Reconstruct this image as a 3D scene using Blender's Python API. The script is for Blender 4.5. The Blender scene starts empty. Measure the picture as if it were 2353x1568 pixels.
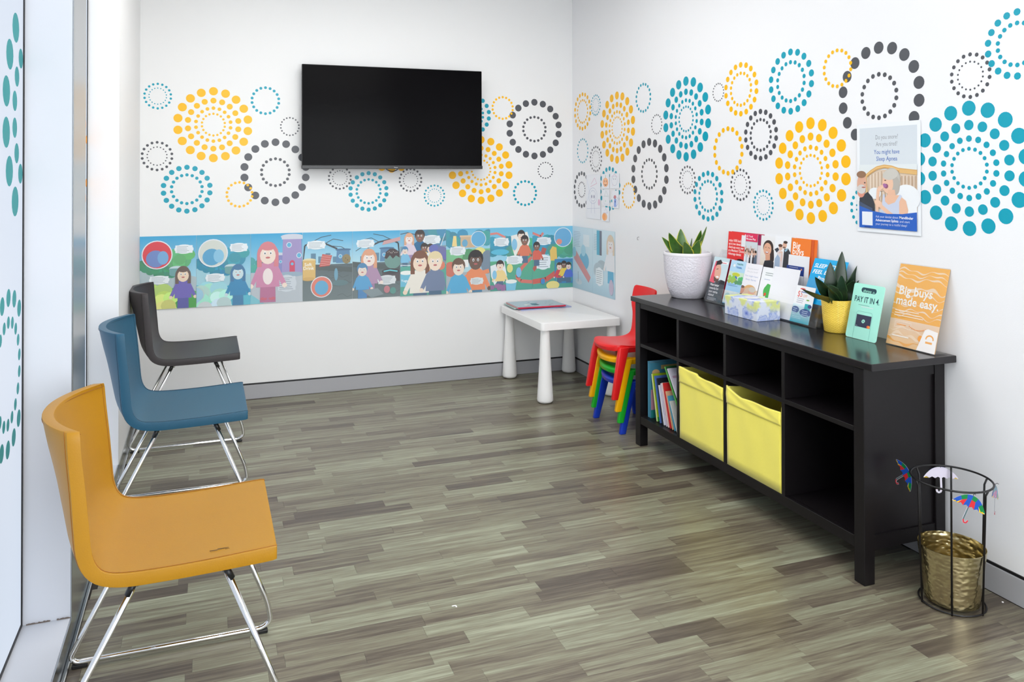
import bpy, bmesh, math, random
from mathutils import Vector, Matrix
R = math.radians
S = bpy.context.scene
COL = S.collection

# ------------------------------------------------------------------ camera
CAM_F, CAM_CX, CAM_CY = 1832.4929, 1139.8817, 386.9057
YAW, ROLL, PITCH, CAM_H = 0.3488, 0.0010, 0.0085, 1.3582
r0 = Vector((math.cos(YAW), -math.sin(YAW), 0)); f0 = Vector((math.sin(YAW), math.cos(YAW), 0)); u0 = Vector((0, 0, 1))
fw = f0*math.cos(PITCH) + u0*math.sin(PITCH); up1 = -f0*math.sin(PITCH) + u0*math.cos(PITCH)
rt = r0*math.cos(ROLL) - up1*math.sin(ROLL); up = r0*math.sin(ROLL) + up1*math.cos(ROLL)
cam_d = bpy.data.cameras.new('camera'); cam = bpy.data.objects.new('camera', cam_d); COL.objects.link(cam)
cam.matrix_world = Matrix(((rt.x, up.x, -fw.x, 0), (rt.y, up.y, -fw.y, 0), (rt.z, up.z, -fw.z, CAM_H), (0, 0, 0, 1)))
cam_d.sensor_width = 36; cam_d.sensor_fit = 'HORIZONTAL'; cam_d.lens = CAM_F/2353*36
cam_d.shift_x = (1176.5-CAM_CX)/2353; cam_d.shift_y = (CAM_CY-784)/2353
cam_d.clip_start = 0.02
S.camera = cam

def at(px, py, ax, val):
    """world point seen at photo pixel (px,py) on the plane axis=val"""
    d = fw + rt*((px-CAM_CX)/CAM_F) - up*((py-CAM_CY)/CAM_F)
    o = Vector((0, 0, CAM_H))
    return o + d*((val-o[ax])/d[ax])

# ------------------------------------------------------------------ light
S.view_settings.view_transform = 'Standard'; S.view_settings.look = 'None'
S.view_settings.gamma = 1; S.view_settings.use_curve_mapping = False
S.view_settings.exposure = 0.0
W = bpy.data.worlds.new('World'); S.world = W; W.use_nodes = True
W.node_tree.nodes['Background'].inputs[0].default_value = (0.80, 0.88, 1.0, 1)
W.node_tree.nodes['Background'].inputs[1].default_value = 1.0
PANE_EMIT = 0.95
def area(name, loc, rot, sx, sy, power, color):
    l = bpy.data.lights.new(name, 'AREA'); l.shape = 'RECTANGLE'; l.size = sx; l.size_y = sy
    l.energy = power; l.color = color
    o = bpy.data.objects.new(name, l); COL.objects.link(o); o.location = loc; o.rotation_euler = rot
    return o
area('ceiling_panel_light', (0.85, 3.35, 2.66), (0, 0, 0), 1.8, 1.6, 33, (1, 0.985, 0.96))
area('ceiling_panel_light', (0.80, 0.9, 2.66), (0, 0, 0), 1.8, 1.4, 24, (1, 0.985, 0.96))
area('ceiling_panel_light', (0.90, -0.7, 2.66), (0, 0, 0), 1.8, 1.0, 18, (1, 0.985, 0.96))
area('entrance_daylight', (1.0, -1.42, 1.30), (R(90), 0, R(180)), 2.4, 2.2, 95, (0.95, 0.98, 1.0))  # added fill light from behind the camera, no known source

# ------------------------------------------------------------------ materials
def lin(c):
    return tuple(((v/255)/12.92 if v/255 <= .04045 else ((v/255+.055)/1.055)**2.4) for v in c)
MATS = {}
def mat(name, rgb=(200, 200, 200), rough=.5, metal=0, spec=.5, bump=0, bscale=60, var=0, vscale=8, coat=0, bdetail=2, **kw):
    if name in MATS: return MATS[name]
    m = bpy.data.materials.new(name); m.use_nodes = True; nt = m.node_tree; b = nt.nodes['Principled BSDF']
    c = (*lin(rgb), 1)
    b.inputs['Base Color'].default_value = c; b.inputs['Roughness'].default_value = rough
    b.inputs['Metallic'].default_value = metal; b.inputs['Specular IOR Level'].default_value = spec
    if coat: b.inputs['Coat Weight'].default_value = coat; b.inputs['Coat Roughness'].default_value = .1
    if bump or var:
        tc = nt.nodes.new('ShaderNodeTexCoord')
        if var:
            n = nt.nodes.new('ShaderNodeTexNoise'); n.inputs['Scale'].default_value = vscale; n.inputs['Detail'].default_value = 4
            nt.links.new(tc.outputs['Object'], n.inputs['Vector'])
            mx = nt.nodes.new('ShaderNodeMix'); mx.data_type = 'RGBA'
            mx.inputs['A'].default_value = (*[v*(1-var) for v in c[:3]], 1); mx.inputs['B'].default_value = (*[min(1, v*(1+var)) for v in c[:3]], 1)
            nt.links.new(n.outputs['Fac'], mx.inputs['Factor']); nt.links.new(mx.outputs['Result'], b.inputs['Base Color'])
        if bump:
            n2 = nt.nodes.new('ShaderNodeTexNoise'); n2.inputs['Scale'].default_value = bscale; n2.inputs['Detail'].default_value = bdetail
            nt.links.new(tc.outputs['Object'], n2.inputs['Vector'])
            bp = nt.nodes.new('ShaderNodeBump'); bp.inputs['Strength'].default_value = bump; bp.inputs['Distance'].default_value = .002
            nt.links.new(n2.outputs['Fac'], bp.inputs['Height']); nt.links.new(bp.outputs['Normal'], b.inputs['Normal'])
    for k, v in kw.items():
        if k == 'trans': b.inputs['Transmission Weight'].default_value = v
        if k == 'ior': b.inputs['IOR'].default_value = v
        if k == 'alpha': b.inputs['Alpha'].default_value = v
        if k == 'emit': b.inputs['Emission Color'].default_value = c; b.inputs['Emission Strength'].default_value = v
        if k == 'sheen': b.inputs['Sheen Weight'].default_value = v
    MATS[name] = m; return m

def print_mat(name, rough, spec=.5, coat=0):
    m = mat(name, rough=rough, spec=spec, coat=coat); nt = m.node_tree
    a = nt.nodes.new('ShaderNodeVertexColor'); a.layer_name = 'Col'
    nt.links.new(a.outputs['Color'], nt.nodes['Principled BSDF'].inputs['Base Color']); return m
PRINT = print_mat('printed_paper', .42)
GLOSSY = print_mat('laminated_print', .16)
MATTE = print_mat('matt_print', .75, .3)

M_wall = mat('white_wall_paint', (240, 240, 240), .5, bump=.05, bscale=300)
M_wallr = mat('white_satin_wall_paint', (243, 243, 245), .22, spec=.45, bump=.10, bscale=220)
M_ceil = mat('ceiling_white', (240, 240, 238), .8)
M_black = mat('black_rubber', (14, 14, 16), .45)
M_skirt = mat('grey_skirting', (170, 170, 174), .38, bump=.02, bscale=80)
M_frame = mat('white_powder_coat', (213, 216, 223), .4)
M_alu = mat('brushed_aluminium', (190, 193, 196), .24, 1)
M_chrome = mat('chrome', (232, 232, 232), .05, 1)
M_plastic_black = mat('black_plastic', (20, 20, 21), .4)
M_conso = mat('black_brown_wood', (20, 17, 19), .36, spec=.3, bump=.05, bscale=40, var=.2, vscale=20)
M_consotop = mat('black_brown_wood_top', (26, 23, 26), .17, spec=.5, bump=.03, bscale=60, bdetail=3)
M_consoshade = mat('black_brown_wood_inside', (11, 10, 11), .5)  # same wood darkened to put the compartments' shade into the colour
def thin_clear():
    m = bpy.data.materials.new('clear_acrylic'); m.use_nodes = True; nt = m.node_tree; nt.nodes.remove(nt.nodes['Principled BSDF'])
    t = nt.nodes.new('ShaderNodeBsdfTransparent'); g = nt.nodes.new('ShaderNodeBsdfGlossy'); g.inputs['Roughness'].default_value = .03
    t.inputs['Color'].default_value = (.97, .975, .98, 1)
    lw = nt.nodes.new('ShaderNodeLayerWeight'); lw.inputs['Blend'].default_value = .5; pw = nt.nodes.new('ShaderNodeMath'); pw.operation = 'POWER'; pw.inputs[1].default_value = 4
    f = nt.nodes.new('ShaderNodeMath'); f.operation = 'MULTIPLY_ADD'; f.inputs[1].default_value = .5; f.inputs[2].default_value = .035
    nt.links.new(lw.outputs['Facing'], pw.inputs[0]); nt.links.new(pw.outputs[0], f.inputs[0]); mx = nt.nodes.new('ShaderNodeMixShader')
    nt.links.new(f.outputs[0], mx.inputs[0]); nt.links.new(t.outputs[0], mx.inputs[1]); nt.links.new(g.outputs[0], mx.inputs[2])
    nt.links.new(mx.outputs[0], nt.nodes['Material Output'].inputs[0]); return m
M_acryl = thin_clear()
M_white_pl = mat('white_plastic', (247, 246, 245), .35)
M_wire = mat('black_wire', (18, 16, 18), .4)

def pane_mat():
    m = bpy.data.materials.new('frosted_backlit_glass'); m.use_nodes = True; nt = m.node_tree; b = nt.nodes['Principled BSDF']
    b.inputs['Base Color'].default_value = (.04, .045, .05, 1); b.inputs['Roughness'].default_value = .6; b.inputs['Specular IOR Level'].default_value = .08
    tc = nt.nodes.new('ShaderNodeTexCoord'); n = nt.nodes.new('ShaderNodeTexNoise'); n.inputs['Scale'].default_value = .8
    nt.links.new(tc.outputs['Object'], n.inputs['Vector'])
    mx = nt.nodes.new('ShaderNodeMix'); mx.data_type = 'RGBA'
    mx.inputs['A'].default_value = (.56, .66, .80, 1); mx.inputs['B'].default_value = (.80, .84, .93, 1)
    nt.links.new(n.outputs['Fac'], mx.inputs['Factor']); nt.links.new(mx.outputs['Result'], b.inputs['Emission Color'])
    b.inputs['Emission Strength'].default_value = PANE_EMIT
    return m
M_pane = pane_mat()

def floor_mat():
    m = bpy.data.materials.new('grey_brown_wood_vinyl'); m.use_nodes = True; nt = m.node_tree; b = nt.nodes['Principled BSDF']
    L = nt.links.new; N = nt.nodes.new
    g = N('ShaderNodeNewGeometry'); a = N('ShaderNodeAttribute'); a.attribute_name = 'tone'
    sx = N('ShaderNodeSeparateXYZ'); L(g.outputs['Position'], sx.inputs[0])
    off = N('ShaderNodeMath'); off.operation = 'MULTIPLY_ADD'; off.inputs[1].default_value = 37; L(a.outputs['Fac'], off.inputs[0]); L(sx.outputs['X'], off.inputs[2])
    cx = N('ShaderNodeCombineXYZ'); L(off.outputs[0], cx.inputs[0]); L(sx.outputs['Y'], cx.inputs[1]); L(a.outputs['Fac'], cx.inputs[2])
    mp = N('ShaderNodeMapping'); mp.inputs['Scale'].default_value = (2.4, 58, 7); L(cx.outputs[0], mp.inputs[0])
    n1 = N('ShaderNodeTexNoise'); n1.inputs['Scale'].default_value = 1; n1.inputs['Detail'].default_value = 5; n1.inputs['Distortion'].default_value = .6; L(mp.outputs[0], n1.inputs[0])
    mp2 = N('ShaderNodeMapping'); mp2.inputs['Scale'].default_value = (14, 240, 7); L(cx.outputs[0], mp2.inputs[0])
    n2 = N('ShaderNodeTexNoise'); n2.inputs['Scale'].default_value = 1; n2.inputs['Detail'].default_value = 3; L(mp2.outputs[0], n2.inputs[0])
    # tone + grain -> ramp
    m1 = N('ShaderNodeMath'); m1.operation = 'MULTIPLY_ADD'; m1.inputs[1].default_value = 1.35; m1.inputs[2].default_value = -.675; L(n1.outputs['Fac'], m1.inputs[0])
    m2 = N('ShaderNodeMath'); m2.operation = 'MULTIPLY_ADD'; m2.inputs[1].default_value = .7; m2.inputs[2].default_value = -.35; L(n2.outputs['Fac'], m2.inputs[0])
    s1 = N('ShaderNodeMath'); L(a.outputs['Fac'], s1.inputs[0]); L(m1.outputs[0], s1.inputs[1])
    s2 = N('ShaderNodeMath'); L(s1.outputs[0], s2.inputs[0]); L(m2.outputs[0], s2.inputs[1])
    cr = N('ShaderNodeValToRGB'); e = cr.color_ramp.elements
    e[0].position = 0; e[0].color = (*lin((80, 71, 62)), 1); e[1].position = 1; e[1].color = (*lin((160, 162, 140)), 1)
    for p, c in ((.25, (98, 89, 77)), (.5, (120, 114, 96)), (.75, (136, 136, 115))):
        q = e.new(p); q.color = (*lin(c), 1)
    L(s2.outputs[0], cr.inputs[0]); L(cr.outputs[0], b.inputs['Base Color'])
    b.inputs['Roughness'].default_value = .33; b.inputs['Specular IOR Level'].default_value = .5
    bp = N('ShaderNodeBump'); bp.inputs['Strength'].default_value = .10; bp.inputs['Distance'].default_value = .001
    L(n2.outputs['Fac'], bp.inputs['Height']); L(bp.outputs[0], b.inputs['Normal'])
    return m
M_floor = floor_mat()

# ------------------------------------------------------------------ object helpers
def wloc(o):
    p = Vector((0, 0, 0))
    while o: p += o.location; o = o.parent
    return p
def tag(o, label=None, cat=None, group=None, kind=None):
    if label: o['label'] = label
    if cat: o['category'] = cat
    if group: o['group'] = group
    if kind: o['kind'] = kind
    return o
def thing(name, label, cat, loc, rot=(0, 0, 0), group=None):
    o = bpy.data.objects.new(name, None); COL.objects.link(o); o.location = loc; o.rotation_euler = rot
    o.empty_display_size = .05
    return tag(o, label, cat, group)
def fin(name, bm, m, parent=None, local=False, smooth=False, origin=None):
    """bmesh in world coordinates (or the parent's local ones) -> one mesh object"""
    if origin is None: origin = Vector((0, 0, 0))
    off = Vector((0, 0, 0)) if local else (wloc(parent) if parent else Vector(origin))
    if off.length: bmesh.ops.translate(bm, verts=bm.verts, vec=-off)
    bmesh.ops.recalc_face_normals(bm, faces=bm.faces)
    me = bpy.data.meshes.new(name); bm.to_mesh(me); bm.free()
    if m: me.materials.append(m)
    if smooth:
        for p in me.polygons: p.use_smooth = True
    o = bpy.data.objects.new(name, me); COL.objects.link(o)
    if parent: o.parent = parent
    elif not local: o.location = off
    return o
def struct(name, bm, m, **k): return tag(fin(name, bm, m, **k), kind='structure')
def sharp(o, ang=40):
    """smooth shading split at sharp edges"""
    bm = bmesh.new(); bm.from_mesh(o.data)
    for e in bm.edges:
        e.smooth = not (len(e.link_faces) == 2 and e.calc_face_angle(0) > R(ang))
    bm.to_mesh(o.data); bm.free()
    for p in o.data.polygons: p.use_smooth = True
    return o
def box(x0, x1, y0, y1, z0, z1, bev=0, seg=2, bm=None):
    b = bmesh.new()
    bmesh.ops.create_cube(b, size=1)
    for v in b.verts:
        v.co = Vector((x0 if v.co.x < 0 else x1, y0 if v.co.y < 0 else y1, z0 if v.co.z < 0 else z1))
    if bev: bmesh.ops.bevel(b, geom=b.edges[:], offset=bev, segments=seg, affect='EDGES', profile=.5)
    if bm is None: return b
    join(bm, b); return bm
def join(bm, b, mtx=None):
    if mtx: bmesh.ops.transform(b, matrix=mtx, verts=b.verts)
    me = bpy.data.meshes.new('tmp'); b.to_mesh(me); b.free(); bm.from_mesh(me); bpy.data.meshes.remove(me); return bm
def fillet(pts, r, n=6):
    P = [Vector(p) for p in pts]; out = [P[0]]
    for i in range(1, len(P)-1):
        a, b, c = P[i-1], P[i], P[i+1]; d1 = (a-b).normalized(); d2 = (c-b).normalized()
        k = min(r, (a-b).length*.49, (c-b).length*.49)
        p, q = b+d1*k, b+d2*k
        for j in range(n+1):
            t = j/n; out.append(p*(1-t)**2 + b*2*t*(1-t) + q*t*t)
    out.append(P[-1]); return out
def tube(pts, r, n=10, closed=False, bm=None, cap=True):
    bm = bm or bmesh.new(); P = [Vector(p) for p in pts]; N = len(P); rings = []
    rr = r if callable(r) else (lambda t: r)
    prev = None
    for i, p in enumerate(P):
        if closed: t = (P[(i+1) % N]-P[i-1]).normalized()
        else: t = (P[min(i+1, N-1)]-P[max(i-1, 0)]).normalized()
        if prev is None:
            a = Vector((0, 0, 1)) if abs(t.z) < .9 else Vector((1, 0, 0)); u = t.cross(a).normalized()
        else:
            u = (prev - t*prev.dot(t)).normalized()
        prev = u; v = t.cross(u); q = rr(i/max(1, N-1))
        rings.append([bm.verts.new(p + (u*math.cos(2*math.pi*k/n) + v*math.sin(2*math.pi*k/n))*q) for k in range(n)])
    for i in range(N if closed else N-1):
        A, B = rings[i], rings[(i+1) % N]
        for k in range(n): bm.faces.new((A[k], A[(k+1) % n], B[(k+1) % n], B[k]))
    if cap and not closed: bm.faces.new(rings[0][::-1]); bm.faces.new(rings[-1])
    return bm
def lathe(prof, c, n=40, bm=None, wob=None, close=False):
    """profile [(r,z)] turned about the vertical axis through c"""
    bm = bm or bmesh.new(); rings = []
    for r, z in prof:
        ring = []
        for k in range(n):
            a = 2*math.pi*k/n; q = r + (wob(a, z, r) if wob else 0)
            ring.append(bm.verts.new((c[0]+q*math.cos(a), c[1]+q*math.sin(a), c[2]+z)))
        rings.append(ring)
    for A, B in zip(rings, rings[1:]):
        for k in range(n): bm.faces.new((A[k], A[(k+1) % n], B[(k+1) % n], B[k]))
    if prof[0][0] > 1e-6: bm.faces.new(rings[0][::-1])
    if prof[-1][0] > 1e-6: bm.faces.new(rings[-1])
    bmesh.ops.remove_doubles(bm, verts=bm.verts, dist=1e-5)
    return bm

class Art:
    """flat printed sheet: local x = right, local z = up, printed side faces local -y"""
    def __init__(s, w, h, bg=(255, 255, 255), t=.0006, round_=0, edge=None):
        s.w, s.h, s.t = w, h, t; s.V = []; s.F = []; s.C = []; s.lay = 0; s.wash = 0
        e = edge or bg
        if round_:
            pts = []
            for cx, cy, a0 in ((w-round_, h-round_, 0), (round_, h-round_, 90), (round_, round_, 180), (w-round_, round_, 270)):
                for k in range(6): a = R(a0+18*k); pts.append((cx+round_*math.cos(a), cy+round_*math.sin(a)))
        else: pts = [(0, 0), (w, 0), (w, h), (0, h)]
        n = len(pts)
        base = len(s.V); s.V += [(x, 0, y) for x, y in pts] + [(x, t, y) for x, y in pts]
        s.F.append([base+i for i in range(n)]); s.C.append([bg]*n)
        s.F.append([base+n+i for i in range(n)][::-1]); s.C.append([e]*n)
        for i in range(n):
            j = (i+1) % n; s.F.append([base+i, base+n+i, base+n+j, base+j]); s.C.append([e]*4)
    def nxt(s): s.lay += 1; return -s.lay*.00005
    def poly(s, pts, c, cols=None, y=None, clip=True):
        y = s.nxt() if y is None else y; b = len(s.V)
        if clip: pts = [(min(max(p[0], 0), s.w), min(max(p[1], 0), s.h)) for p in pts]
        q = []
        for p in pts:
            if not q or abs(p[0]-q[-1][0])+abs(p[1]-q[-1][1]) > 1e-7: q.append(p)
        if cols is None and len(q) < 3: return
        if cols is None: pts = q
        s.V += [(x, y, z) for x, z in pts]; s.F.append(list(range(b, b+len(pts)))); s.C.append(cols or [c]*len(pts))
    def rect(s, x, z, w, h, c, c2=None):
        s.poly([(x, z), (x+w, z), (x+w, z+h), (x, z+h)], c, [c, c, c2, c2] if c2 else None)
    def ell(s, cx, cz, rx, rz, c, n=20, rot=0, a0=0, a1=360):
        k = R(rot); P = []
        full = (a1-a0) >= 360
        for i in range(n if full else n+1):
            a = R(a0+(a1-a0)*i/n); x, z = rx*math.cos(a), rz*math.sin(a)
            P.append((cx+x*math.cos(k)-z*math.sin(k), cz+x*math.sin(k)+z*math.cos(k)))
        s.poly(P, c)
    def line(s, pts, w, c):
        y = s.nxt()
        for (x0, z0), (x1, z1) in zip(pts, pts[1:]):
            d = math.hypot(x1-x0, z1-z0) or 1e-6; nx, nz = -(z1-z0)/d*w/2, (x1-x0)/d*w/2
            s.poly([(x0-nx, z0-nz), (x1-nx, z1-nz), (x1+nx, z1+nz), (x0+nx, z0+nz)], c, y=y)
    def lines(s, x, z, w, n, gap, th, c, rnd=None):
        rnd = rnd or random.Random(int(x*1e4)+n)
        for i in range(n): s.rect(x, z-i*gap, w*rnd.uniform(.7, 1), th, c)
    def text(s, t, x, z, size, c, bold=0, align='LEFT', width=None, shear=0):
        cu = bpy.data.curves.new('t', 'FONT'); cu.body = t; cu.size = size; cu.offset = min(bold, .016)*size; cu.align_x = align
        cu.resolution_u = 2; cu.shear = shear
        ob = bpy.data.objects.new('t', cu); me = bpy.data.meshes.new_from_object(ob)
        xs = [v.co.x for v in me.vertices]; y = s.nxt(); b = len(s.V)
        if xs:
            k = 1
            if width: k = width/(max(xs)-min(xs))
            for v in me.vertices: s.V.append((x+v.co.x*k, y, z+v.co.y))
            for p in me.polygons: s.F.append([b+i for i in p.vertices]); s.C.append([c]*len(p.vertices))
        bpy.data.meshes.remove(me); bpy.data.objects.remove(ob); bpy.data.curves.remove(cu)
    def make(s, name, m, loc=(0, 0, 0), rot=(0, 0, 0), parent=None):
        me = bpy.data.meshes.new(name); me.from_pydata(s.V, [], s.F)
        ca = me.color_attributes.new('Col', 'FLOAT_COLOR', 'CORNER'); i = 0
        for f, cols in zip(s.F, s.C):
            for c in cols:
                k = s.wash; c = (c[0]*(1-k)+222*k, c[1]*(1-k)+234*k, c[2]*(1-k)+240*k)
                ca.data[i].color = (*lin(c), 1); i += 1
        me.materials.append(m)
        o = bpy.data.objects.new(name, me); COL.objects.link(o); o.location = loc; o.rotation_euler = rot
        if parent: o.parent = parent
        return o
RW = (0, 0, R(-90))              # a sheet turned to face -x (the right wall)

# ------------------------------------------------------------------ room
XL, XG, XR, YB, ZC, YF = -.362, -.490, 2.414, 5.070, 2.70, -1.5
struct('wall_back', box(-.8, XR+.12, YB, YB+.12, 0, ZC), M_wall)
struct('wall_right', box(XR, XR+.12, YF-.1, YB, 0, ZC), M_wallr)
struct('wall_front', box(-.8, XR, YF-.12, YF, 0, ZC), M_wall)
struct('wall_left', box(-.8, XL, 3.892, YB, 0, ZC), M_wall)
struct('ceiling', box(-.8, XR+.12, YF-.12, YB+.12, ZC, ZC+.1), M_ceil)
# skirtings: grey board with a black strip over it that paints in the shaded gap
struct('baseboard_back', box(XL+.001, XR-.012, YB-.010, YB, .001, .086, .001, 1), M_skirt)
struct('baseboard_right', box(XR-.010, XR, YF, YB-.001, .001, .086, .001, 1), M_skirt)
struct('trim_1', box(XL+.001, XR-.006, YB-.005, YB, .0865, .095), M_black)
struct('trim_2', box(XR-.005, XR, YF, YB-.001, .0865, .095), M_black)
# left window wall: deep white mullions, ledge, metal kick rail, frosted panes
def reveal(name, y0, y1):
    o = struct(name, box(-.60, XL-.004, y0, y1, 0, ZC), M_frame)
    f = fin('metal_cover', box(XL-.004, XL, y0, y1, 0, ZC, .0015, 1), M_alu, o)
    return o
reveal('trim_3', 2.600, 2.850)
reveal('trim_4', .55, .80)
struct('trim_5', box(XG-.02, XL-.004, 2.8505, 3.8915, 0, .079, .001, 1), M_frame)
struct('trim_6', box(XG-.02, XL-.004, .8005, 2.5995, 0, .079, .001, 1), M_frame)
struct('trim_7', box(XG-.02, XL-.004, YF, .5495, 0, .079, .001, 1), M_frame)
rail = struct('trim_8', box(XL-.0035, XL, 2.8505, 3.8915, 0, .079), M_alu)
join_b = box(XL-.0035, XL, .8005, 2.5995, 0, .079); struct('trim_9', join_b, M_alu)
struct('trim_10', box(XL+.0005, XL+.0105, YF, YB-.012, 0, .012, .002, 1), M_alu)
struct('trim_11', box(XL, XL+.004, 3.893, YB-.012, .0125, .079), M_alu)
# crumbly sealant line at the foot of the near reveal
seal = bmesh.new(); rs = random.Random(3)
for i in range(26):
    x = XG+.012+i*.0043
    if 13 < i < 18: continue
    h = rs.uniform(.001, .0035)
    box(x, x+.0044, 2.5955, 2.5993, .0792, .0792+h, bm=seal)
tag(fin('sealant_crack', seal, mat('grey_sealant', (120, 108, 100), .9)), 'cracked grey sealant line at the foot of the near window reveal', 'sealant')
def windows(n, y0, y1):
    w = struct('window_%d' % n, box(XG-.010, XG, y0+.002, y1-.002, .082, ZC-.02), M_pane)
    g = bmesh.new()
    box(XG-.012, XG+.003, y1-.010, y1, .0795, ZC, bm=g); box(XG-.012, XG+.003, y0, y0+.008, .0795, ZC, bm=g)
    box(XG-.012, XG+.003, y0+.008, y1-.010, .0795, .088, bm=g)
    fin('gasket', g, M_black, w)
    return w
w1 = windows(1, .801, 2.599); w2 = windows(2, 2.851, 3.891); w3 = windows(3, YF, .549)
# unseen glazed panel added behind the camera, around the front fill light
fill_panel = struct('window_4', box(-.20, 2.20, YF, YF+.006, .20, 2.40), mat('entrance_glass', (236, 237, 238), .3))
for x0, x1, z0, z1 in ((-.26, -.20, .14, 2.46), (2.20, 2.26, .14, 2.46), (-.20, 2.20, .14, .20), (-.20, 2.20, 2.40, 2.46), (.97, 1.03, .20, 2.40)):
    fin('window_frame', box(x0, x1, YF, YF+.05, z0, z1, .003, 1), M_frame, fill_panel)
# film dots on the panes (flat translucent film)
M_film = mat('teal_window_film', (44, 132, 136), .5, spec=.15, emit=.30)
M_filmo = mat('orange_window_film', (215, 140, 55), .5, spec=.15, emit=.4)
def disc(bm, c, r, u, v, n=14, th=.0006, nrm=None):
    nrm = nrm or u.cross(v)
    A = [bm.verts.new(c+(u*math.cos(2*math.pi*k/n)+v*math.sin(2*math.pi*k/n))*r+nrm*th) for k in range(n)]
    bm.faces.new(A)
def film_ring(y, z, spec, m, parent):
    bm = bmesh.new()
    for rr, dr in spec:
        for k in range(18):
            a = 2*math.pi*(k+.5)/18; yy = y+rr*math.cos(a)
            if .82 < yy < 2.585 or 2.87 < yy < 3.878:
                disc(bm, Vector((XG, yy, z+rr*math.sin(a))), dr, Vector((0, 1, 0)), Vector((0, 0, 1)), 16, .0008, Vector((1, 0, 0)))
    return fin('film_dots', bm, m, parent)
film_ring(2.693, 1.525, ((.310, .041), (.211, .028)), M_film, w1)
film_ring(2.420, .835, ((.200, .024), (.135, .0165)), M_film, w1)
film_ring(1.9, 1.4, ((.30, .04), (.2, .028)), M_film, w1)
film_ring(3.83, 1.42, ((.16, .028), (.1, .018)), M_filmo, w2)

# floor: slab and vinyl strips
floor = struct('floor', box(-.8, XR+.12, YF-.12, YB+.12, -.06, -.003), mat('floor_slab', (45, 40, 36), .8))
PW, rf = .0641, random.Random(11)
def strip_bm(bm, x0, x1, y0, y1):
    g = .00015; x0 += g; x1 -= g; y0 += g; y1 -= g; b = .0003
    vs = [bm.verts.new(p) for p in ((x0, y0, -.0028), (x1, y0, -.0028), (x1, y1, -.0028), (x0, y1, -.0028),
                                    (x0, y0, -b), (x1, y0, -b), (x1, y1, -b), (x0, y1, -b),
                                    (x0+b, y0+b, 0), (x1-b, y0+b, 0), (x1-b, y1-b, 0), (x0+b, y1-b, 0))]
    for a in (0, 4):
        for k in range(4): bm.faces.new((vs[a+k], vs[a+(k+1) % 4], vs[a+4+(k+1) % 4], vs[a+4+k]))
    return bm.faces.new(vs[8:])
rows = []
j0 = -63; y = 2.534+j0*PW
strips = []
while y < YB-.002:
    y1 = min(y+PW, YB-.010); x = XL+.0108-rf.uniform(0, .4)
    if y1 <= y+.004: break
    while x < XR-.011:
        L = rf.uniform(.22, .56); xa, xb = max(x, XL+.0108), min(x+L, XR-.0105); x += L
        if xb-xa < .02: continue
        u = rf.random()
        tone = rf.uniform(.10, .24) if u < .14 else (rf.uniform(.30, .50) if u < .45 else rf.uniform(.45, .76))
        if y > YF: strips.append((xa, xb, y, y1, tone))
    y += PW
vis = [s for s in strips if s[2] > 1.62]
near, rest = vis[:300], vis[300:] + [s for s in strips if s[2] <= 1.62]
def strip_obj(name, lst):
    bm = bmesh.new(); tones = []
    for s in lst:
        n0 = len(bm.faces); strip_bm(bm, *s[:4]); tones += [s[4]]*(len(bm.faces)-n0)
    me = bpy.data.meshes.new(name); bm.to_mesh(me); bm.free(); me.materials.append(M_floor)
    at_ = me.attributes.new('tone', 'FLOAT', 'FACE')
    for i, t in enumerate(tones): at_.data[i].value = t
    o = bpy.data.objects.new(name, me); COL.objects.link(o); o.parent = floor; return o
for s in near: strip_obj('floor_strip', [s])
tag(strip_obj('floor_strips', rest), kind='stuff')

# ------------------------------------------------------------------ dot medallions on the two walls
def dotmat(n, c): return mat(n, c, .33, spec=.4)
DM = {'yellow': dotmat('yellow_vinyl', (255, 190, 0)), 'teal': dotmat('teal_vinyl', (0, 160, 184)), 'grey': dotmat('dark_grey_vinyl', (82, 84, 90))}
TYPES = {'A': ((.89, .112), (.64, .077), (.44, .049), (.29, .031)), 'B': ((.89, .113), (.40, .045)),
         'C': ((.90, .105), (.59, .068)), 'D': ((.91, .09), (.60, .046)), 'F': ((.90, .10),), 'S': ((.91, .085),)}
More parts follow.
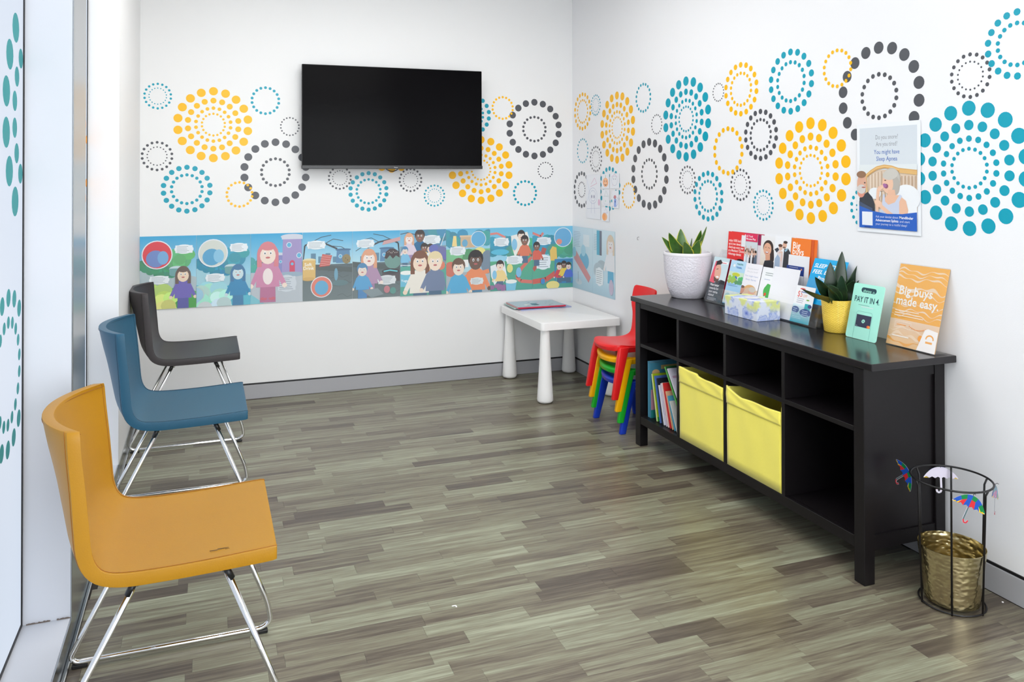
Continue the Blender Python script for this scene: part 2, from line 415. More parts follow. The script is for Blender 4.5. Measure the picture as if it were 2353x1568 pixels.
# (pixel x, pixel y, vertical radius in pixels, type, colour, label)
BACK = [
 (362.5, 221, 31, 'D', 'teal', 'small teal double ring of dots in the upper left corner of the back wall'),
 (490.4, 286.6, 86.3, 'A', 'yellow', 'large yellow four ring dot medallion left of the television'),
 (610, 231.5, 33.2, 'F', 'teal', 'teal single ring of dots between the large yellow medallion and the television'),
 (666, 291, 22.3, 'S', 'grey', 'small grey dot ring touching the left edge of the television'),
 (633, 396, 77.6, 'B', 'grey', 'large dark grey dot ring partly behind the lower left of the television'),
 (361, 359, 35, 'D', 'grey', 'small dark grey double ring at the far left of the back wall'),
 (429.5, 435, 56, 'C', 'teal', 'teal double ring below the large yellow medallion on the back wall'),
 (550.5, 447, 31, 'F', 'yellow', 'small yellow ring overlapping the large grey ring left of the television'),
 (781, 409, 27.5, 'D', 'grey', 'grey double ring half hidden under the left part of the television'),
 (847, 440, 46.6, 'C', 'teal', 'teal double ring directly below the television'),
 (943.3, 414, 28, 'D', 'grey', 'grey double ring under the middle of the television'),
 (998.3, 449.8, 25.8, 'D', 'teal', 'small teal double ring below the television between grey and yellow ones'),
 (1105.5, 390.8, 78.2, 'A', 'yellow', 'large yellow four ring medallion under the right corner of the television'),
 (1206.5, 444, 30.3, 'F', 'teal', 'teal single ring lowest at the right end of the back wall'),
 (1253.4, 391.7, 20, 'S', 'grey', 'tiny grey ring near the corner below the large grey ring'),
 (1228, 296.8, 69.3, 'B', 'grey', 'large dark grey dot ring between the television and the corner'),
 (1083, 264, 48, 'C', 'teal', 'teal double ring mostly hidden behind the right edge of the television'),
 (1155, 248.3, 27.6, 'F', 'yellow', 'small yellow ring touching the large grey ring right of the television'),
 (900, 322, 75, 'A', 'yellow', 'yellow medallion hidden behind the television with dots showing under its middle'),
]
RIGHT = [
 (1338.6, 256.4, 44, 'C', 'yellow', 'yellow double ring nearest the corner on the right wall'),
 (1368.9, 241.7, 25, 'D', 'teal', 'small teal double ring beside the yellow ring at the corner'),
 (1417.9, 293.4, 83, 'A', 'yellow', 'large yellow four ring medallion near the corner on the right wall'),
 (1478.2, 225, 35, 'F', 'teal', 'teal single ring between the yellow and the teal large medallions'),
 (1509, 285.8, 24, 'S', 'grey', 'thin grey ring just left of the large teal medallion on the right wall'),
 (1338.9, 346.7, 29.6, 'S', 'teal', 'thin teal ring below the yellow ring at the corner'),
 (1369.2, 365.7, 30.8, 'D', 'grey', 'small grey double ring above the pinned drawings'),
 (1336.7, 436, 42.5, 'B', 'grey', 'grey dot ring at the corner left of the pinned drawings'),
 (1401, 433.4, 51, 'C', 'teal', 'teal double ring behind the pinned drawings'),
 (1492, 400, 82.8, 'B', 'grey', 'large dark grey ring above the white plant pot and left of it'),
 (1444.5, 449.6, 31, 'F', 'yellow', 'small yellow ring right of the pinned drawings'),
 (1576.5, 273.5, 97.7, 'A', 'teal', 'large teal four ring medallion in the middle of the right wall'),
 (1579.6, 413.7, 33.7, 'D', 'grey', 'small grey double ring below the large teal medallion'),
 (1627, 450.8, 58.5, 'C', 'teal', 'teal double ring above the white plant pot and the leaflets'),
 (1650.6, 212.3, 22.2, 'S', 'grey', 'small grey ring touching the upper yellow double ring'),
 (1702.3, 205.2, 62.5, 'C', 'yellow', 'yellow double ring in the upper row right of the large teal medallion'),
 (1673, 347, 57, 'F', 'yellow', 'yellow single ring of large dots in the middle of the right wall'),
 (1747.7, 310.3, 60, 'C', 'grey', 'dark grey double ring left of the nearer large yellow medallion'),
 (1701.4, 424.8, 37.7, 'D', 'grey', 'grey double ring under the yellow single ring above the leaflets'),
 (1754, 471.6, 36.4, 'D', 'teal', 'small teal double ring lowest above the leaflet rack'),
 (1816.8, 187.6, 75.7, 'C', 'teal', 'teal double ring in the upper row above the nearer large yellow medallion'),
 (2019.7, 220.8, 125, 'B', 'grey', 'largest dark grey ring behind the top of the laminated poster'),
 (1924, 157.2, 46, 'F', 'yellow', 'yellow ring overlapping the largest grey ring'),
 (1862.9, 392.3, 122.5, 'A', 'yellow', 'large yellow four ring medallion left of the laminated poster'),
 (1991.5, 478, 50, 'D', 'teal', 'teal ring mostly covered by the laminated poster'),
 (2229.5, 174, 53.8, 'D', 'grey', 'grey double ring above the largest teal medallion'),
 (2227, 386.9, 155.4, 'A', 'teal', 'largest teal four ring medallion right of the laminated poster'),
 (2337.7, 101, 82, 'C', 'teal', 'large teal double ring cut by the top right of the photo'),
]
def medallions(lst, ax, val, u, nrm):
    for i, (px, py, rv, ty, colr, lab) in enumerate(lst):
        c = at(px, py, ax, val); rad = (at(px, py-rv, ax, val)-at(px, py+rv, ax, val)).length/2
        t = thing('dot_medallion', lab, 'wall decal', c, group='dot medallions on the walls')
        th = .0004 + (.0005 if colr == 'yellow' and ty == 'F' else 0) + (.0002 if colr == 'teal' else 0)
        for q, (rr, dr) in enumerate(TYPES[ty]):
            bm = bmesh.new(); ph = 0.02 if ty in 'A' else .0
            for k in range(18):
                a = math.pi/2 + 2*math.pi*k/18
                disc(bm, c + u*(rad*rr*math.cos(a)) + Vector((0, 0, rad*rr*math.sin(a))), rad*dr, u, Vector((0, 0, 1)), 18 if dr*rad > .012 else 10, th, nrm)
            fin('dot_ring', bm, DM[colr], t)
medallions(BACK, 1, YB, Vector((1, 0, 0)), Vector((0, -1, 0)))
medallions(RIGHT, 0, XR, Vector((0, 1, 0)), Vector((-1, 0, 0)))

# ------------------------------------------------------------------ television
tvl = thing('television', 'black wall mounted flat television on the back wall', 'television', (1.128, 4.975, 1.722), (R(-.6), 0, R(-1.6)))
TW, TH = 1.155, .640
def lbox(*a, **k): return box(*a, **k)
fin('casing', box(-TW/2, TW/2, 0, .028, -TH/2, TH/2, .004, 2), mat('tv_casing', (16, 16, 18), .35), tvl, local=True)
fin('screen', box(-TW/2+.004, TW/2-.004, -.0015, 0, -TH/2+.018, TH/2-.004), mat('tv_screen', (6, 5, 7), .16, spec=.05), tvl, local=True)
bez = fin('bottom_bezel', box(-TW/2-.002, TW/2+.002, -.004, .0265, -TH/2-.004, -TH/2+.0165, .002, 2), mat('tv_bezel', (20, 20, 23), .3), tvl, local=True)
lg = Art(.034, .010, (20, 20, 23), .0004); lg.text('Hisense', .003, .002, .008, (205, 205, 210), .02)
lg.make('logo_plate', PRINT, (-.012, -.0046, -TH/2+.001), (0, 0, 0), bez)
fin('wall_bracket', box(-.2, .2, .0285, .082, -.18, .18, .004, 1), M_plastic_black, tvl, local=True)
cb = tube(fillet([(1.07, 5.045, 1.43), (1.085, 5.04, 1.392), (1.13, 5.04, 1.380), (1.165, 5.04, 1.397), (1.17, 5.045, 1.43)], .02), .0025, 8)
tag(fin('cable_loop', cb, M_plastic_black, smooth=True), 'black cable loop hanging just below the television', 'cable')

# ------------------------------------------------------------------ story posters in a row
def cloudy(a, x, z, s, c=(235, 245, 250)):
    for dx, dz, r in ((0, 0, .03), (.028, .006, .024), (-.028, .002, .02), (.05, -.004, .016)): a.ell(x+dx*s, z+dz*s, r*s*1.1, r*s*.8, c, 14)
def bush(a, x, z, s, c, n=7, seed=1):
    r = random.Random(seed)
    for i in range(n): a.ell(x+r.uniform(-.05, .05)*s, z+r.uniform(-.025, .03)*s, .03*s, .026*s, tuple(min(255, int(v*r.uniform(.88, 1.12))) for v in c), 12)
def tpanel(a, x, z, w, h, n=5, c=(238, 244, 248), tc=(95, 110, 125)):
    a.ell(x+w/2, z+h/2, w*.56, h*.62, c, 22); a.rect(x, z, w, h, c)
    g = h/(n+.6); a.lines(x+.008, z+h-g, w-.02, n, g, g*.22, tc)
def kid(a, x, z, s, skin, hair, top, long=False, trou=(60, 90, 120)):
    a.poly([(x-.030*s, z-.16*s), (x+.03*s, z-.16*s), (x+.028*s, z-.07*s), (x-.028*s, z-.07*s)], trou)
    a.poly([(x-.045*s, z-.10*s), (x+.045*s, z-.10*s), (x+.04*s, z-.02*s), (x+.015*s, z), (x-.015*s, z), (x-.04*s, z-.02*s)], top)
    a.poly([(x-.04*s, z-.02*s), (x-.07*s, z-.085*s), (x-.055*s, z-.095*s), (x-.03*s, z-.05*s)], top)
    a.poly([(x+.04*s, z-.02*s), (x+.07*s, z-.085*s), (x+.055*s, z-.095*s), (x+.03*s, z-.05*s)], top)
    a.ell(x+.064*s, z-.095*s, .010*s, .010*s, skin, 8); a.ell(x-.064*s, z-.095*s, .010*s, .010*s, skin, 8)
    if long: a.ell(x, z+.032*s, .041*s, .040*s, hair, 16); a.rect(x-.041*s, z-.02*s, .018*s, .05*s, hair); a.rect(x+.023*s, z-.02*s, .018*s, .05*s, hair)
    a.ell(x, z+.04*s, .036*s, .040*s, hair, 16); a.ell(x, z+.024*s, .030*s, .034*s, skin, 16)
    a.ell(x-.011*s, z+.034*s, .005*s, .007*s, (255, 255, 255), 8); a.ell(x+.011*s, z+.034*s, .005*s, .007*s, (255, 255, 255), 8)
    a.ell(x-.011*s, z+.033*s, .0026*s, .004*s, (40, 30, 30), 6); a.ell(x+.011*s, z+.033*s, .0026*s, .004*s, (40, 30, 30), 6)
    a.ell(x, z+.016*s, .009*s, .004*s, (190, 80, 80), 8)
    a.ell(x, z+.058*s, .028*s, .014*s, hair, 12)
def tower(a, x, z, w, h, c, roof, win, door=None):
    a.poly([(x-w/2, z), (x+w/2, z), (x+w*.44, z+h), (x-w*.44, z+h)], c)
    a.ell(x, z+h, w*.55, h*.07, roof, 20); a.rect(x-w*.5, z+h*.93, w, h*.05, roof)
    for (dx, dz) in win: a.ell(x+dx*w, z+dz*h, w*.13, w*.14, (225, 232, 240), 16); a.ell(x+dx*w, z+dz*h, w*.10, w*.11, (70, 170, 215), 16)
    if door: a.rect(x-w*.13, z, w*.26, h*.30, door); a.ell(x, z+h*.30, w*.13, h*.08, door, 16); a.ell(x, z+h*.28, w*.07, w*.07, (90, 180, 220), 14)
def badge(a, x, z, r, c): a.ell(x, z, r*1.08, r*1.08, (232, 236, 242), 28); a.ell(x, z, r, r, c, 28)
def tree_branch(a, x, z, s, c=(35, 40, 48), flip=1):
    f = flip
    a.line([(x, z-.10*s), (x+.01*f*s, z-.02*s), (x+.05*f*s, z), (x+.11*f*s, z-.012*s), (x+.17*f*s, z-.04*s)], .008*s, c)
    a.line([(x+.11*f*s, z-.012*s), (x+.15*f*s, z+.01*s), (x+.2*f*s, z)], .003*s, c)
    a.line([(x+.14*f*s, z-.025*s), (x+.19*f*s, z-.03*s), (x+.23*f*s, z-.055*s)], .003*s, c)
    a.line([(x+.05*f*s, z), (x+.09*f*s, z+.02*s), (x+.14*f*s, z+.03*s)], .003*s, c)
PWD, PHT, Z0 = .3075, .427, .5746
def sky(a, top=(28, 150, 205), mid=(150, 215, 235), low=(190, 205, 205), hor=.42):
    a.rect(0, a.h*hor, a.w, a.h*(1-hor), mid, top); a.rect(0, 0, a.w, a.h*hor, low, mid)
def poster(k):
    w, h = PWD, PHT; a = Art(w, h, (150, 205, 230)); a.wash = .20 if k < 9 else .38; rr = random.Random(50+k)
    if k in (0, 1):
        g = k == 0
        sky(a, (20, 150, 208) if g else (25, 150, 200), (150, 212, 235))
        a.poly([(0, .0), (w, 0), (w, .18), (.2, .21), (.1, .23), (0, .24)], (170, 190, 196) if g else (150, 205, 220))
        for i in range(9): bush(a, .01+i*.026, .235+.02*math.sin(i), .75, (40, 135, 90) if g else (20, 130, 165), 6, i)
        a.ell(.215, .285, .065, .055, (70, 165, 95) if g else (30, 130, 165), 20); bush(a, .215, .29, 1.2, (75, 170, 100) if g else (35, 140, 172), 9, 4)
        a.ell(.2, .232, .042, .018, (190, 215, 220), 18); a.rect(.160, .200, .08, .035, (90, 150, 150)); a.ell(.2, .2, .04, .012, (90, 150, 150), 16)
        a.poly([(0, 0), (w, 0), (w, .095), (.22, .135), (.12, .10), (.05, .12), (0, .13)], (80, 185, 60) if g else (30, 160, 195))
        a.poly([(.13, 0), (w, 0), (w, .06), (.2, .05)], (55, 150, 50) if g else (70, 180, 205))
        bush(a, .06, .065, 1.7, (195, 215, 95) if g else (165, 220, 225), 12, 9); bush(a, .10, .03, 1.4, (215, 225, 110) if g else (190, 230, 230), 9, 5)
        badge(a, .093, .318, .078, (222, 38, 48) if g else (212, 216, 205))
        a.ell(.085, .295, .052, .05, (92, 120, 190) if g else (60, 150, 200), 20); a.ell(.125, .30, .03, .04, (100, 160, 215) if g else (120, 190, 225), 16)
        tpanel(a, .192, .325, .095, .045, 5); tpanel(a, .055, .150, .10, .042, 5)
        kid(a, .235, .165, 1.05, (245, 214, 180) if g else (200, 224, 230), (85, 60, 50) if g else (40, 100, 150), (95, 80, 175) if g else (30, 120, 175), True, (70, 70, 150) if g else (40, 110, 160))
    elif k == 2:
        sky(a, (15, 150, 210), (140, 210, 235), (185, 200, 205))
        a.rect(0, .19, w, .035, (60, 150, 165)); bush(a, .03, .235, 1, (50, 145, 140), 8, 2); bush(a, .28, .2, 1, (40, 140, 110), 8, 3)
        a.poly([(0, 0), (w, 0), (w, .17), (0, .19)], (180, 188, 196)); a.poly([(0, 0), (.08, 0), (0, .06)], (110, 190, 205))
        tower(a, .165, .18, .07, .12, (120, 120, 185), (200, 205, 220), ((-.2, .4), (.15, .6)))
        tower(a, .245, .17, .125, .235, (150, 132, 190), (205, 208, 222), ((-.15, .78), (.33, .5)), (205, 45, 80))
        a.ell(.235, .172, .085, .016, (140, 165, 185), 20)
        tpanel(a, .16, .075, .105, .085, 7, (205, 212, 220))
        kid(a, .10, .255, 1.55, (248, 222, 204), (216, 110, 120), (205, 120, 160), True, (180, 95, 135)); a.ell(.10, .165, .03, .05, (246, 228, 224), 18); a.ell(.075, .03, .02, .010, (200, 80, 100), 14); a.ell(.125, .03, .02, .010, (200, 80, 100), 14); a.line([(.085, .05), (.08, .035)], .014, (180, 95, 135)); a.line([(.115, .05), (.12, .035)], .014, (180, 95, 135))
    elif k in (3, 4):
        sky(a, (45, 160, 215), (180, 225, 238), (80, 92, 95), .5)
        a.rect(0, 0, w, .225, (98, 110, 112), (70, 84, 88))
        for i in range(6):
            x0 = rr.uniform(0, .25); z0 = rr.uniform(.02, .2)
            a.line([(x0, z0), (x0+.03, z0+.01), (x0+.06, z0-.012), (x0+.1, z0)], .0014, (45, 52, 55))
        a.poly([(0, .20), (w, .17), (w, .2), (0, .235)], (62, 72, 72))
        tree_branch(a, 0 if k == 3 else w, .37, 1.25, flip=1 if k == 3 else -1)
        for i in range(5): a.rect(.05+i*.045, .235, .03, rr.uniform(.03, .07), (75, 120, 150))
        tower(a, .25 if k == 3 else .22, .23, .09, .085, (70, 120, 165), (50, 90, 130), ((-.2, .5), (.2, .5)))
        tpanel(a, .03, .325, .105, .045, 5)
        if k == 3:
            a.poly([(.10, .21), (.165, .215), (.18, .28), (.12, .29)], (196, 66, 58))
            for i in range(6): a.line([(.108, .22+i*.011), (.172, .223+i*.011)], .002, (240, 205, 195))
            a.ell(.04, .255, .04, .010, (235, 215, 160), 18); a.rect(0, .135, .078, .118, (222, 176, 92)); a.ell(.035, .137, .04, .012, (210, 160, 80), 18)
            a.text('Soft', .010, .218, .028, (255, 250, 235), .03); a.text('Drink', .002, .195, .028, (255, 250, 235), .03)
            a.ell(.27, .255, .027, .03, (130, 112, 70), 18); a.ell(.23, .105, .05, .018, (80, 110, 115), 20)
            badge(a, .115, .085, .062, (226, 112, 92)); a.ell(.115, .08, .042, .045, (80, 160, 205), 20)
            a.ell(.205, .16, .012, .04, (95, 150, 175), 14)
            a.ell(.265, .26, .003, .003, (60, 40, 20), 6); a.ell(.278, .248, .003, .003, (60, 40, 20), 6)
        else:
            a.ell(.26, .235, .055, .055, (96, 140, 130), 22); a.poly([(.205, .25), (.215, .29), (.24, .31), (.27, .31), (.3, .29), (.305, .25), (.28, .265), (.26, .245), (.24, .268), (.22, .245)], (50, 34, 36))
            for i in range(8): a.line([(.225+i*.009, .285+rr.uniform(-.01, .01)), (.229+i*.009, .288)], .002, (240, 230, 220))
            a.poly([(.19, .335), (w, .36), (w, .385), (.2, .36)], (205, 150, 150))
            a.rect(.19, .10, .115, .065, (70, 62, 66)); a.ell(.245, .165, .058, .018, (50, 46, 50), 20); a.line([(.2, .165), (.24, .172), (.29, .163)], .008, (90, 200, 215))
            tpanel(a, .165, .085, .11, .05, 5, (225, 228, 230))
            kid(a, .105, .215, 1.25, (246, 226, 214), (225, 150, 110), (170, 130, 165), True, (150, 110, 150)); kid(a, .062, .15, .95, (236, 214, 196), (60, 120, 170), (70, 150, 205), False, (60, 120, 180))
            a.poly([(.12, 0), (.2, .02), (.16, .06), (.06, .05)], (120, 135, 140)); a.ell(.22, .05, .02, .024, (190, 110, 120), 14); a.ell(.26, .04, .02, .022, (80, 140, 130), 14)
    elif k == 5:
        sky(a, (80, 170, 215), (170, 210, 230), (120, 190, 170)); a.rect(0, .2, w, .12, (120, 150, 165))
        a.line([(.12, .3), (.125, .4)], .012, (60, 66, 74)); a.line([(.12, .39), (.05, .41), (0, .4)], .005, (60, 66, 74)); a.line([(.125, .39), (.2, .41)], .005, (60, 66, 74))
        bush(a, .23, .38, 1.5, (60, 130, 160), 12, 2)
        tpanel(a, .155, .335, .11, .05, 5)
        kid(a, .13, .355, .95, (110, 75, 60), (35, 25, 25), (20, 85, 135), trou=(150, 145, 130)); kid(a, .16, .285, .7, (120, 80, 60), (30, 22, 22), (240, 195, 105)); kid(a, .20, .28, .7, (245, 215, 190), (50, 35, 30), (240, 240, 240)); kid(a, .225, .27, .7, (245, 215, 190), (230, 205, 140), (95, 120, 160))
        kid(a, .058, .345, .8, (246, 228, 220), (225, 160, 120), (225, 205, 220), True, (150, 120, 160)); kid(a, .03, .275, .6, (236, 214, 196), (60, 120, 170), (110, 185, 225))
        a.line([(0, .20), (.10, .195), (.2, .23), (.26, .29), (.3, .4)], .004, (240, 244, 248))
        a.poly([(0, 0), (w, 0), (w, .20), (0, .19)], (70, 160, 140)); bush(a, .27, .27, 1.1, (90, 105, 160), 10, 8)
        a.rect(.165, .05, .035, .18, (242, 200, 140)); a.ell(.27, .19, .03, .03, (220, 110, 80), 16)
        a.poly([(0, .06), (.075, .06), (.085, .15), (0, .15)], (95, 185, 215)); a.ell(.04, .15, .045, .014, (245, 246, 240), 18); a.text('Yogurt', .004, .092, .022, (250, 252, 255), .02)
        kid(a, .13, .17, 1.55, (248, 218, 190), (110, 60, 40), (244, 236, 222), True); kid(a, .232, .17, 1.45, (250, 224, 200), (236, 214, 160), (100, 116, 150))
    elif k == 6:
        sky(a, (90, 185, 225), (180, 222, 238), (150, 200, 170)); bush(a, .05, .36, 1.3, (50, 140, 170), 9, 1); bush(a, .26, .36, 1.3, (50, 140, 170), 9, 6)
        a.rect(.10, .30, .10, .08, (206, 170, 130)); a.rect(.095, .37, .11, .012, (222, 190, 150)); a.ell(.13, .33, .02, .025, (90, 160, 200), 16); a.poly([(.04, .31), (.075, .31), (.07, .38), (.05, .38)], (245, 214, 130))
        a.rect(0, .2, w, .09, (110, 190, 130)); bush(a, .19, .25, 1.1, (70, 150, 90), 9, 7); a.ell(.235, .27, .04, .03, (238, 224, 120), 18)
        badge(a, .225, .355, .05, (80, 165, 215)); tpanel(a, .03, .255, .1, .05, 5)
        a.poly([(0, 0), (w, 0), (w, .16), (0, .12)], (165, 175, 182)); a.ell(.03, .16, .045, .05, (205, 100, 80), 20); a.ell(.29, .2, .05, .08, (105, 125, 145), 20)
        a.rect(.11, .17, .045, .05, (246, 244, 240))
        a.line([(.165, .115), (.10, .085)], .03, (240, 128, 78)); a.line([(.22, .12), (.3, .14)], .028, (240, 128, 78))
        kid(a, .205, .165, 1.5, (95, 66, 54), (25, 20, 20), (240, 128, 78), trou=(50, 110, 150))
        kid(a, .085, .13, 1.3, (246, 222, 200), (90, 60, 45), (70, 165, 215), False, (50, 120, 180))
        tpanel(a, .17, .055, .085, .04, 4, (225, 230, 232))
    elif k in (7, 8):
        sky(a, (90, 185, 225), (150, 212, 235), (70, 160, 140)); bush(a, .08, .3, 1.4, (40, 140, 165), 10, 3); bush(a, .22, .28, 1.5, (60, 160, 120), 12, 5)
        a.rect(0, 0, w, .2, (60, 150, 130), (70, 165, 120))
        if k == 7:
            a.line([(0, .385), (.05, .39), (.11, .36)], .014, (225, 120, 110)); a.line([(w, .22), (.23, .15), (.19, .09), (.22, .06), (w, .05)], .024, (214, 96, 82))
            a.poly([(.15, .37), (.27, .395), (.29, .33), (.25, .22), (.21, .28), (.18, .22), (.155, .3)], (244, 240, 232)); kid(a, .225, .345, .8, (250, 220, 195), (30, 25, 25), (240, 235, 220)); kid(a, .25, .31, .8, (115, 78, 60), (30, 22, 22), (225, 105, 70))
            a.ell(.175, .31, .02, .04, (120, 190, 228), 14)
            tpanel(a, .03, .305, .10, .05, 5); a.ell(.07, .262, .065, .02, (70, 180, 215), 20); tpanel(a, .12, .18, .11, .05, 5)
            a.poly([(0, .17), (.1, .2), (.12, .1), (.08, .03), (.06, .08), (.03, .04), (.005, .1)], (236, 240, 244)); kid(a, .07, .145, .8, (250, 220, 195), (40, 28, 28), (245, 210, 130)); a.ell(.03, .11, .016, .03, (120, 190, 228), 12)
            for i in range(14): a.ell(rr.uniform(0, .1), rr.uniform(0, .045), .014, .014, (142, 92, 140), 12)
            a.poly([(.115, .0), (.18, .0), (.19, .06), (.11, .06)], (110, 190, 220)); a.ell(.15, .06, .042, .014, (240, 240, 232), 16); a.ell(.205, .12, .02, .035, (110, 180, 222), 14)
            a.ell(.14, .15, .022, .03, (226, 218, 120), 14)
        else:
            a.line([(0, .385), (.06, .36), (.08, .385)], .016, (222, 112, 104)); a.line([(.09, .28), (.06, .20), (0, .13)], .034, (176, 72, 62)); a.line([(0, .05), (.1, .06), (.19, .115)], .034, (206, 76, 62))
            a.poly([(.135, .19), (.185, .19), (.18, .28), (.15, .29), (.13, .26)], (240, 190, 80)); badge(a, .23, .35, .063, (90, 165, 215)); a.ell(.2, .32, .022, .02, (238, 130, 110), 14)
            tpanel(a, .035, .305, .10, .045, 4); tpanel(a, .03, .14, .1, .085, 5); kid(a, .03, .27, .7, (115, 78, 60), (30, 22, 22), (220, 80, 60))
            a.rect(.165, .03, .14, .17, (40, 118, 172)); a.rect(.175, .045, .12, .13, (70, 160, 130)); kid(a, .2, .13, .6, (245, 210, 190), (60, 40, 30), (210, 50, 60)); kid(a, .235, .14, .6, (115, 78, 60), (30, 22, 22), (240, 200, 60)); kid(a, .27, .13, .6, (245, 210, 190), (30, 25, 25), (60, 90, 200))
            a.ell(.15, .02, .05, .03, (240, 220, 120), 18); a.ell(.075, .05, .016, .02, (40, 120, 190), 12)
    else:
        a.rect(0, 0, w, h, (176, 214, 232), (208, 230, 240)); a.rect(0, 0, w, .1, (140, 180, 200), (176, 214, 232))
        a.lines(.02, .39, .12, 10, .011, .0025, (120, 140, 160))
        if k == 9:
            a.rect(.17, .30, .09, .08, (232, 240, 244)); a.ell(.18, .2, .075, .06, (70, 160, 205), 20); a.ell(.17, .27, .035, .04, (150, 205, 230), 18)
            a.poly([(0, .26), (.03, .2), (.25, .06), (.28, .1), (.06, .26)], (214, 110, 110)); a.ell(.1, .05, .05, .02, (190, 205, 215), 18); a.line([(.09, .05), (.09, .12)], .008, (110, 140, 160)); a.ell(.03, .25, .03, .035, (120, 185, 220), 16)
        else:
            a.rect(.06, .26, .07, .16, (30, 150, 190)); a.rect(.10, .26, .03, .16, (60, 60, 80)); a.ell(.13, .2, .06, .03, (150, 170, 180), 18); a.ell(.08, .16, .065, .05, (160, 180, 190), 20)
            kid(a, .25, .30, 1.3, (242, 226, 220), (225, 190, 150), (240, 235, 238), True, (40, 150, 200)); a.ell(.26, .07, .03, .05, (185, 160, 190), 18)
            tpanel(a, .05, .07, .1, .1, 7)
    return a
PL = ['leftmost story poster with a red circle badge over green hills', 'second story poster from the left in all blue tones with a pale circle',
      'third story poster with a purple round tower and a child in pink', 'fourth story poster with a soft drink can and bare tree branch',
      'fifth story poster with chocolate topped ice cream on grey ground', 'sixth story poster with a yogurt cup and two children in front',
      'seventh story poster with a boy in an orange jumper', 'eighth story poster with a red slide and tooth shaped panels',
      'ninth story poster ending at the corner with a small blue group picture', 'pale blue story poster first on the right wall beside the corner',
      'pale blue story poster last on the right wall with a white figure']
for k in range(9):
    x = XL+.001+k*.3087
    o = poster(k).make('story_poster', PRINT, (x, YB-.0022, Z0))
    tag(o, PL[k], 'poster', 'story posters pinned in a row')
for k in (9, 10):
    o = poster(k).make('story_poster', PRINT, (XR-.0022, YB-.003-(k-9)*.3087, Z0), RW)
    tag(o, PL[k], 'poster', 'story posters pinned in a row')

# ------------------------------------------------------------------ children's drawings on the right wall
def sheet_px(x0, y0, x1, y1):
    A = at(x0, y0, 0, XR); B = at(x1, y1, 0, XR); return A.y, A.z, A.y-B.y, A.z-B.z
def drawing(x0, y0, x1, y1, fn, lab):
    y, z, w, h = sheet_px(x0, y0, x1, y1); a = Art(w, h, (238, 240, 246), .0004); fn(a, w, h)
    tag(a.make('drawing', PRINT, (XR-.0035, y, z-h), RW), lab, 'drawing', 'colouring sheets pinned on the right wall')
def d_big(a, w, h):
    g = (165, 172, 205)
    a.line([(w*.3, h*.72), (w*.75, h*.80), (w*.6, h*.92), (w*.35, h*.78)], .003, (226, 170, 195))
    for r in (.3, .2): a.line([(w*(.48+r*math.cos(R(t))), h*(.52+r*.6*math.sin(R(t)))) for t in range(0, 361, 24)], .0018, g)
    a.ell(w*.40, h*.50, .008, .012, (150, 150, 175), 10); a.ell(w*.56, h*.50, .008, .012, (150, 150, 175), 10)
    a.line([(w*.05, h*.22), (w*.95, h*.25)], .0015, g); a.line([(w*.4, h*.4), (w*.35, h*.12)], .002, g); a.line([(w*.55, h*.4), (w*.62, h*.12)], .002, g)
    a.ell(w*.9, h*.38, .014, .022, (232, 190, 212), 14); a.line([(w*.05, h*.9), (w*.25, h*.6), (w*.1, h*.4)], .0015, (180, 200, 235))
def d_pump(a, w, h):
    a.ell(w*.5, h*.42, w*.36, h*.32, (246, 176, 128), 20); a.ell(w*.5, h*.42, w*.18, h*.32, (250, 192, 150), 16); a.ell(w*.38, h*.5, .003, .006, (90, 60, 50), 8); a.ell(w*.62, h*.5, .003, .006, (90, 60, 50), 8)
    a.poly([(w*.3, h*.3), (w*.5, h*.18), (w*.7, h*.3), (w*.5, h*.25)], (60, 40, 40)); a.line([(w*.5, h*.74), (w*.55, h*.92)], .005, (150, 200, 150))
def d_face(a, w, h):
    g = (170, 176, 205); a.line([(w*(.5+.3*math.cos(R(t))), h*(.5+.32*math.sin(R(t)))) for t in range(0, 361, 24)], .0016, g)
    a.ell(w*.4, h*.62, .003, .004, (110, 110, 130), 8); a.ell(w*.6, h*.62, .003, .004, (110, 110, 130), 8); a.line([(w*.2, h*.75), (w*.5, h*.95), (w*.8, h*.75)], .003, (225, 180, 205)); a.line([(w*.3, h*.1), (w*.35, h*.3)], .002, (235, 190, 190))
def d_hat(a, w, h):
    g = (175, 200, 190); a.line([(w*.15, h*.6), (w*.85, h*.6), (w*.5, h*.95), (w*.3, h*.62)], .0018, g); a.line([(w*.2, h*.58), (w*.25, h*.1), (w*.8, h*.1), (w*.85, h*.58)], .0018, (185, 205, 215)); a.ell(w*.45, h*.3, .006, .006, (200, 230, 215), 10)
def d_cat(a, w, h):
    a.poly([(w*.25, h*.08), (w*.6, h*.08), (w*.62, h*.5), (w*.3, h*.55)], (150, 175, 235)); a.ell(w*.42, h*.64, w*.2, h*.10, (205, 130, 140), 14); a.ell(w*.45, h*.38, .005, .008, (60, 80, 150), 10)
    a.line([(w*.62, h*.12), (w*.85, h*.25), (w*.75, h*.5), (w*.85, h*.65)], .003, (150, 165, 215)); a.line([(w*.15, h*.6), (w*.6, h*.5)], .002, (70, 80, 110))
def d_pump2(a, w, h):
    a.ell(w*.4, h*.32, w*.34, h*.28, (250, 190, 140), 20); a.ell(w*.32, h*.3, w*.2, h*.24, (252, 170, 100), 16); a.line([(w*.2, h*.6), (w*.8, h*.62), (w*.55, h*.95), (w*.4, h*.7)], .002, (190, 175, 205))
drawing(1348, 401, 1381, 505, d_big, 'largest pencil drawing sheet at the left of the drawings')
drawing(1384, 400, 1401, 433.5, d_pump, 'small drawing of a smiling orange pumpkin at the top')
drawing(1402.5, 398.5, 1424, 433.5, d_face, 'small pale drawing of a face right of the smiling pumpkin')
drawing(1385, 436, 1402, 474, d_hat, 'small faint drawing of a hatted figure in the middle row')
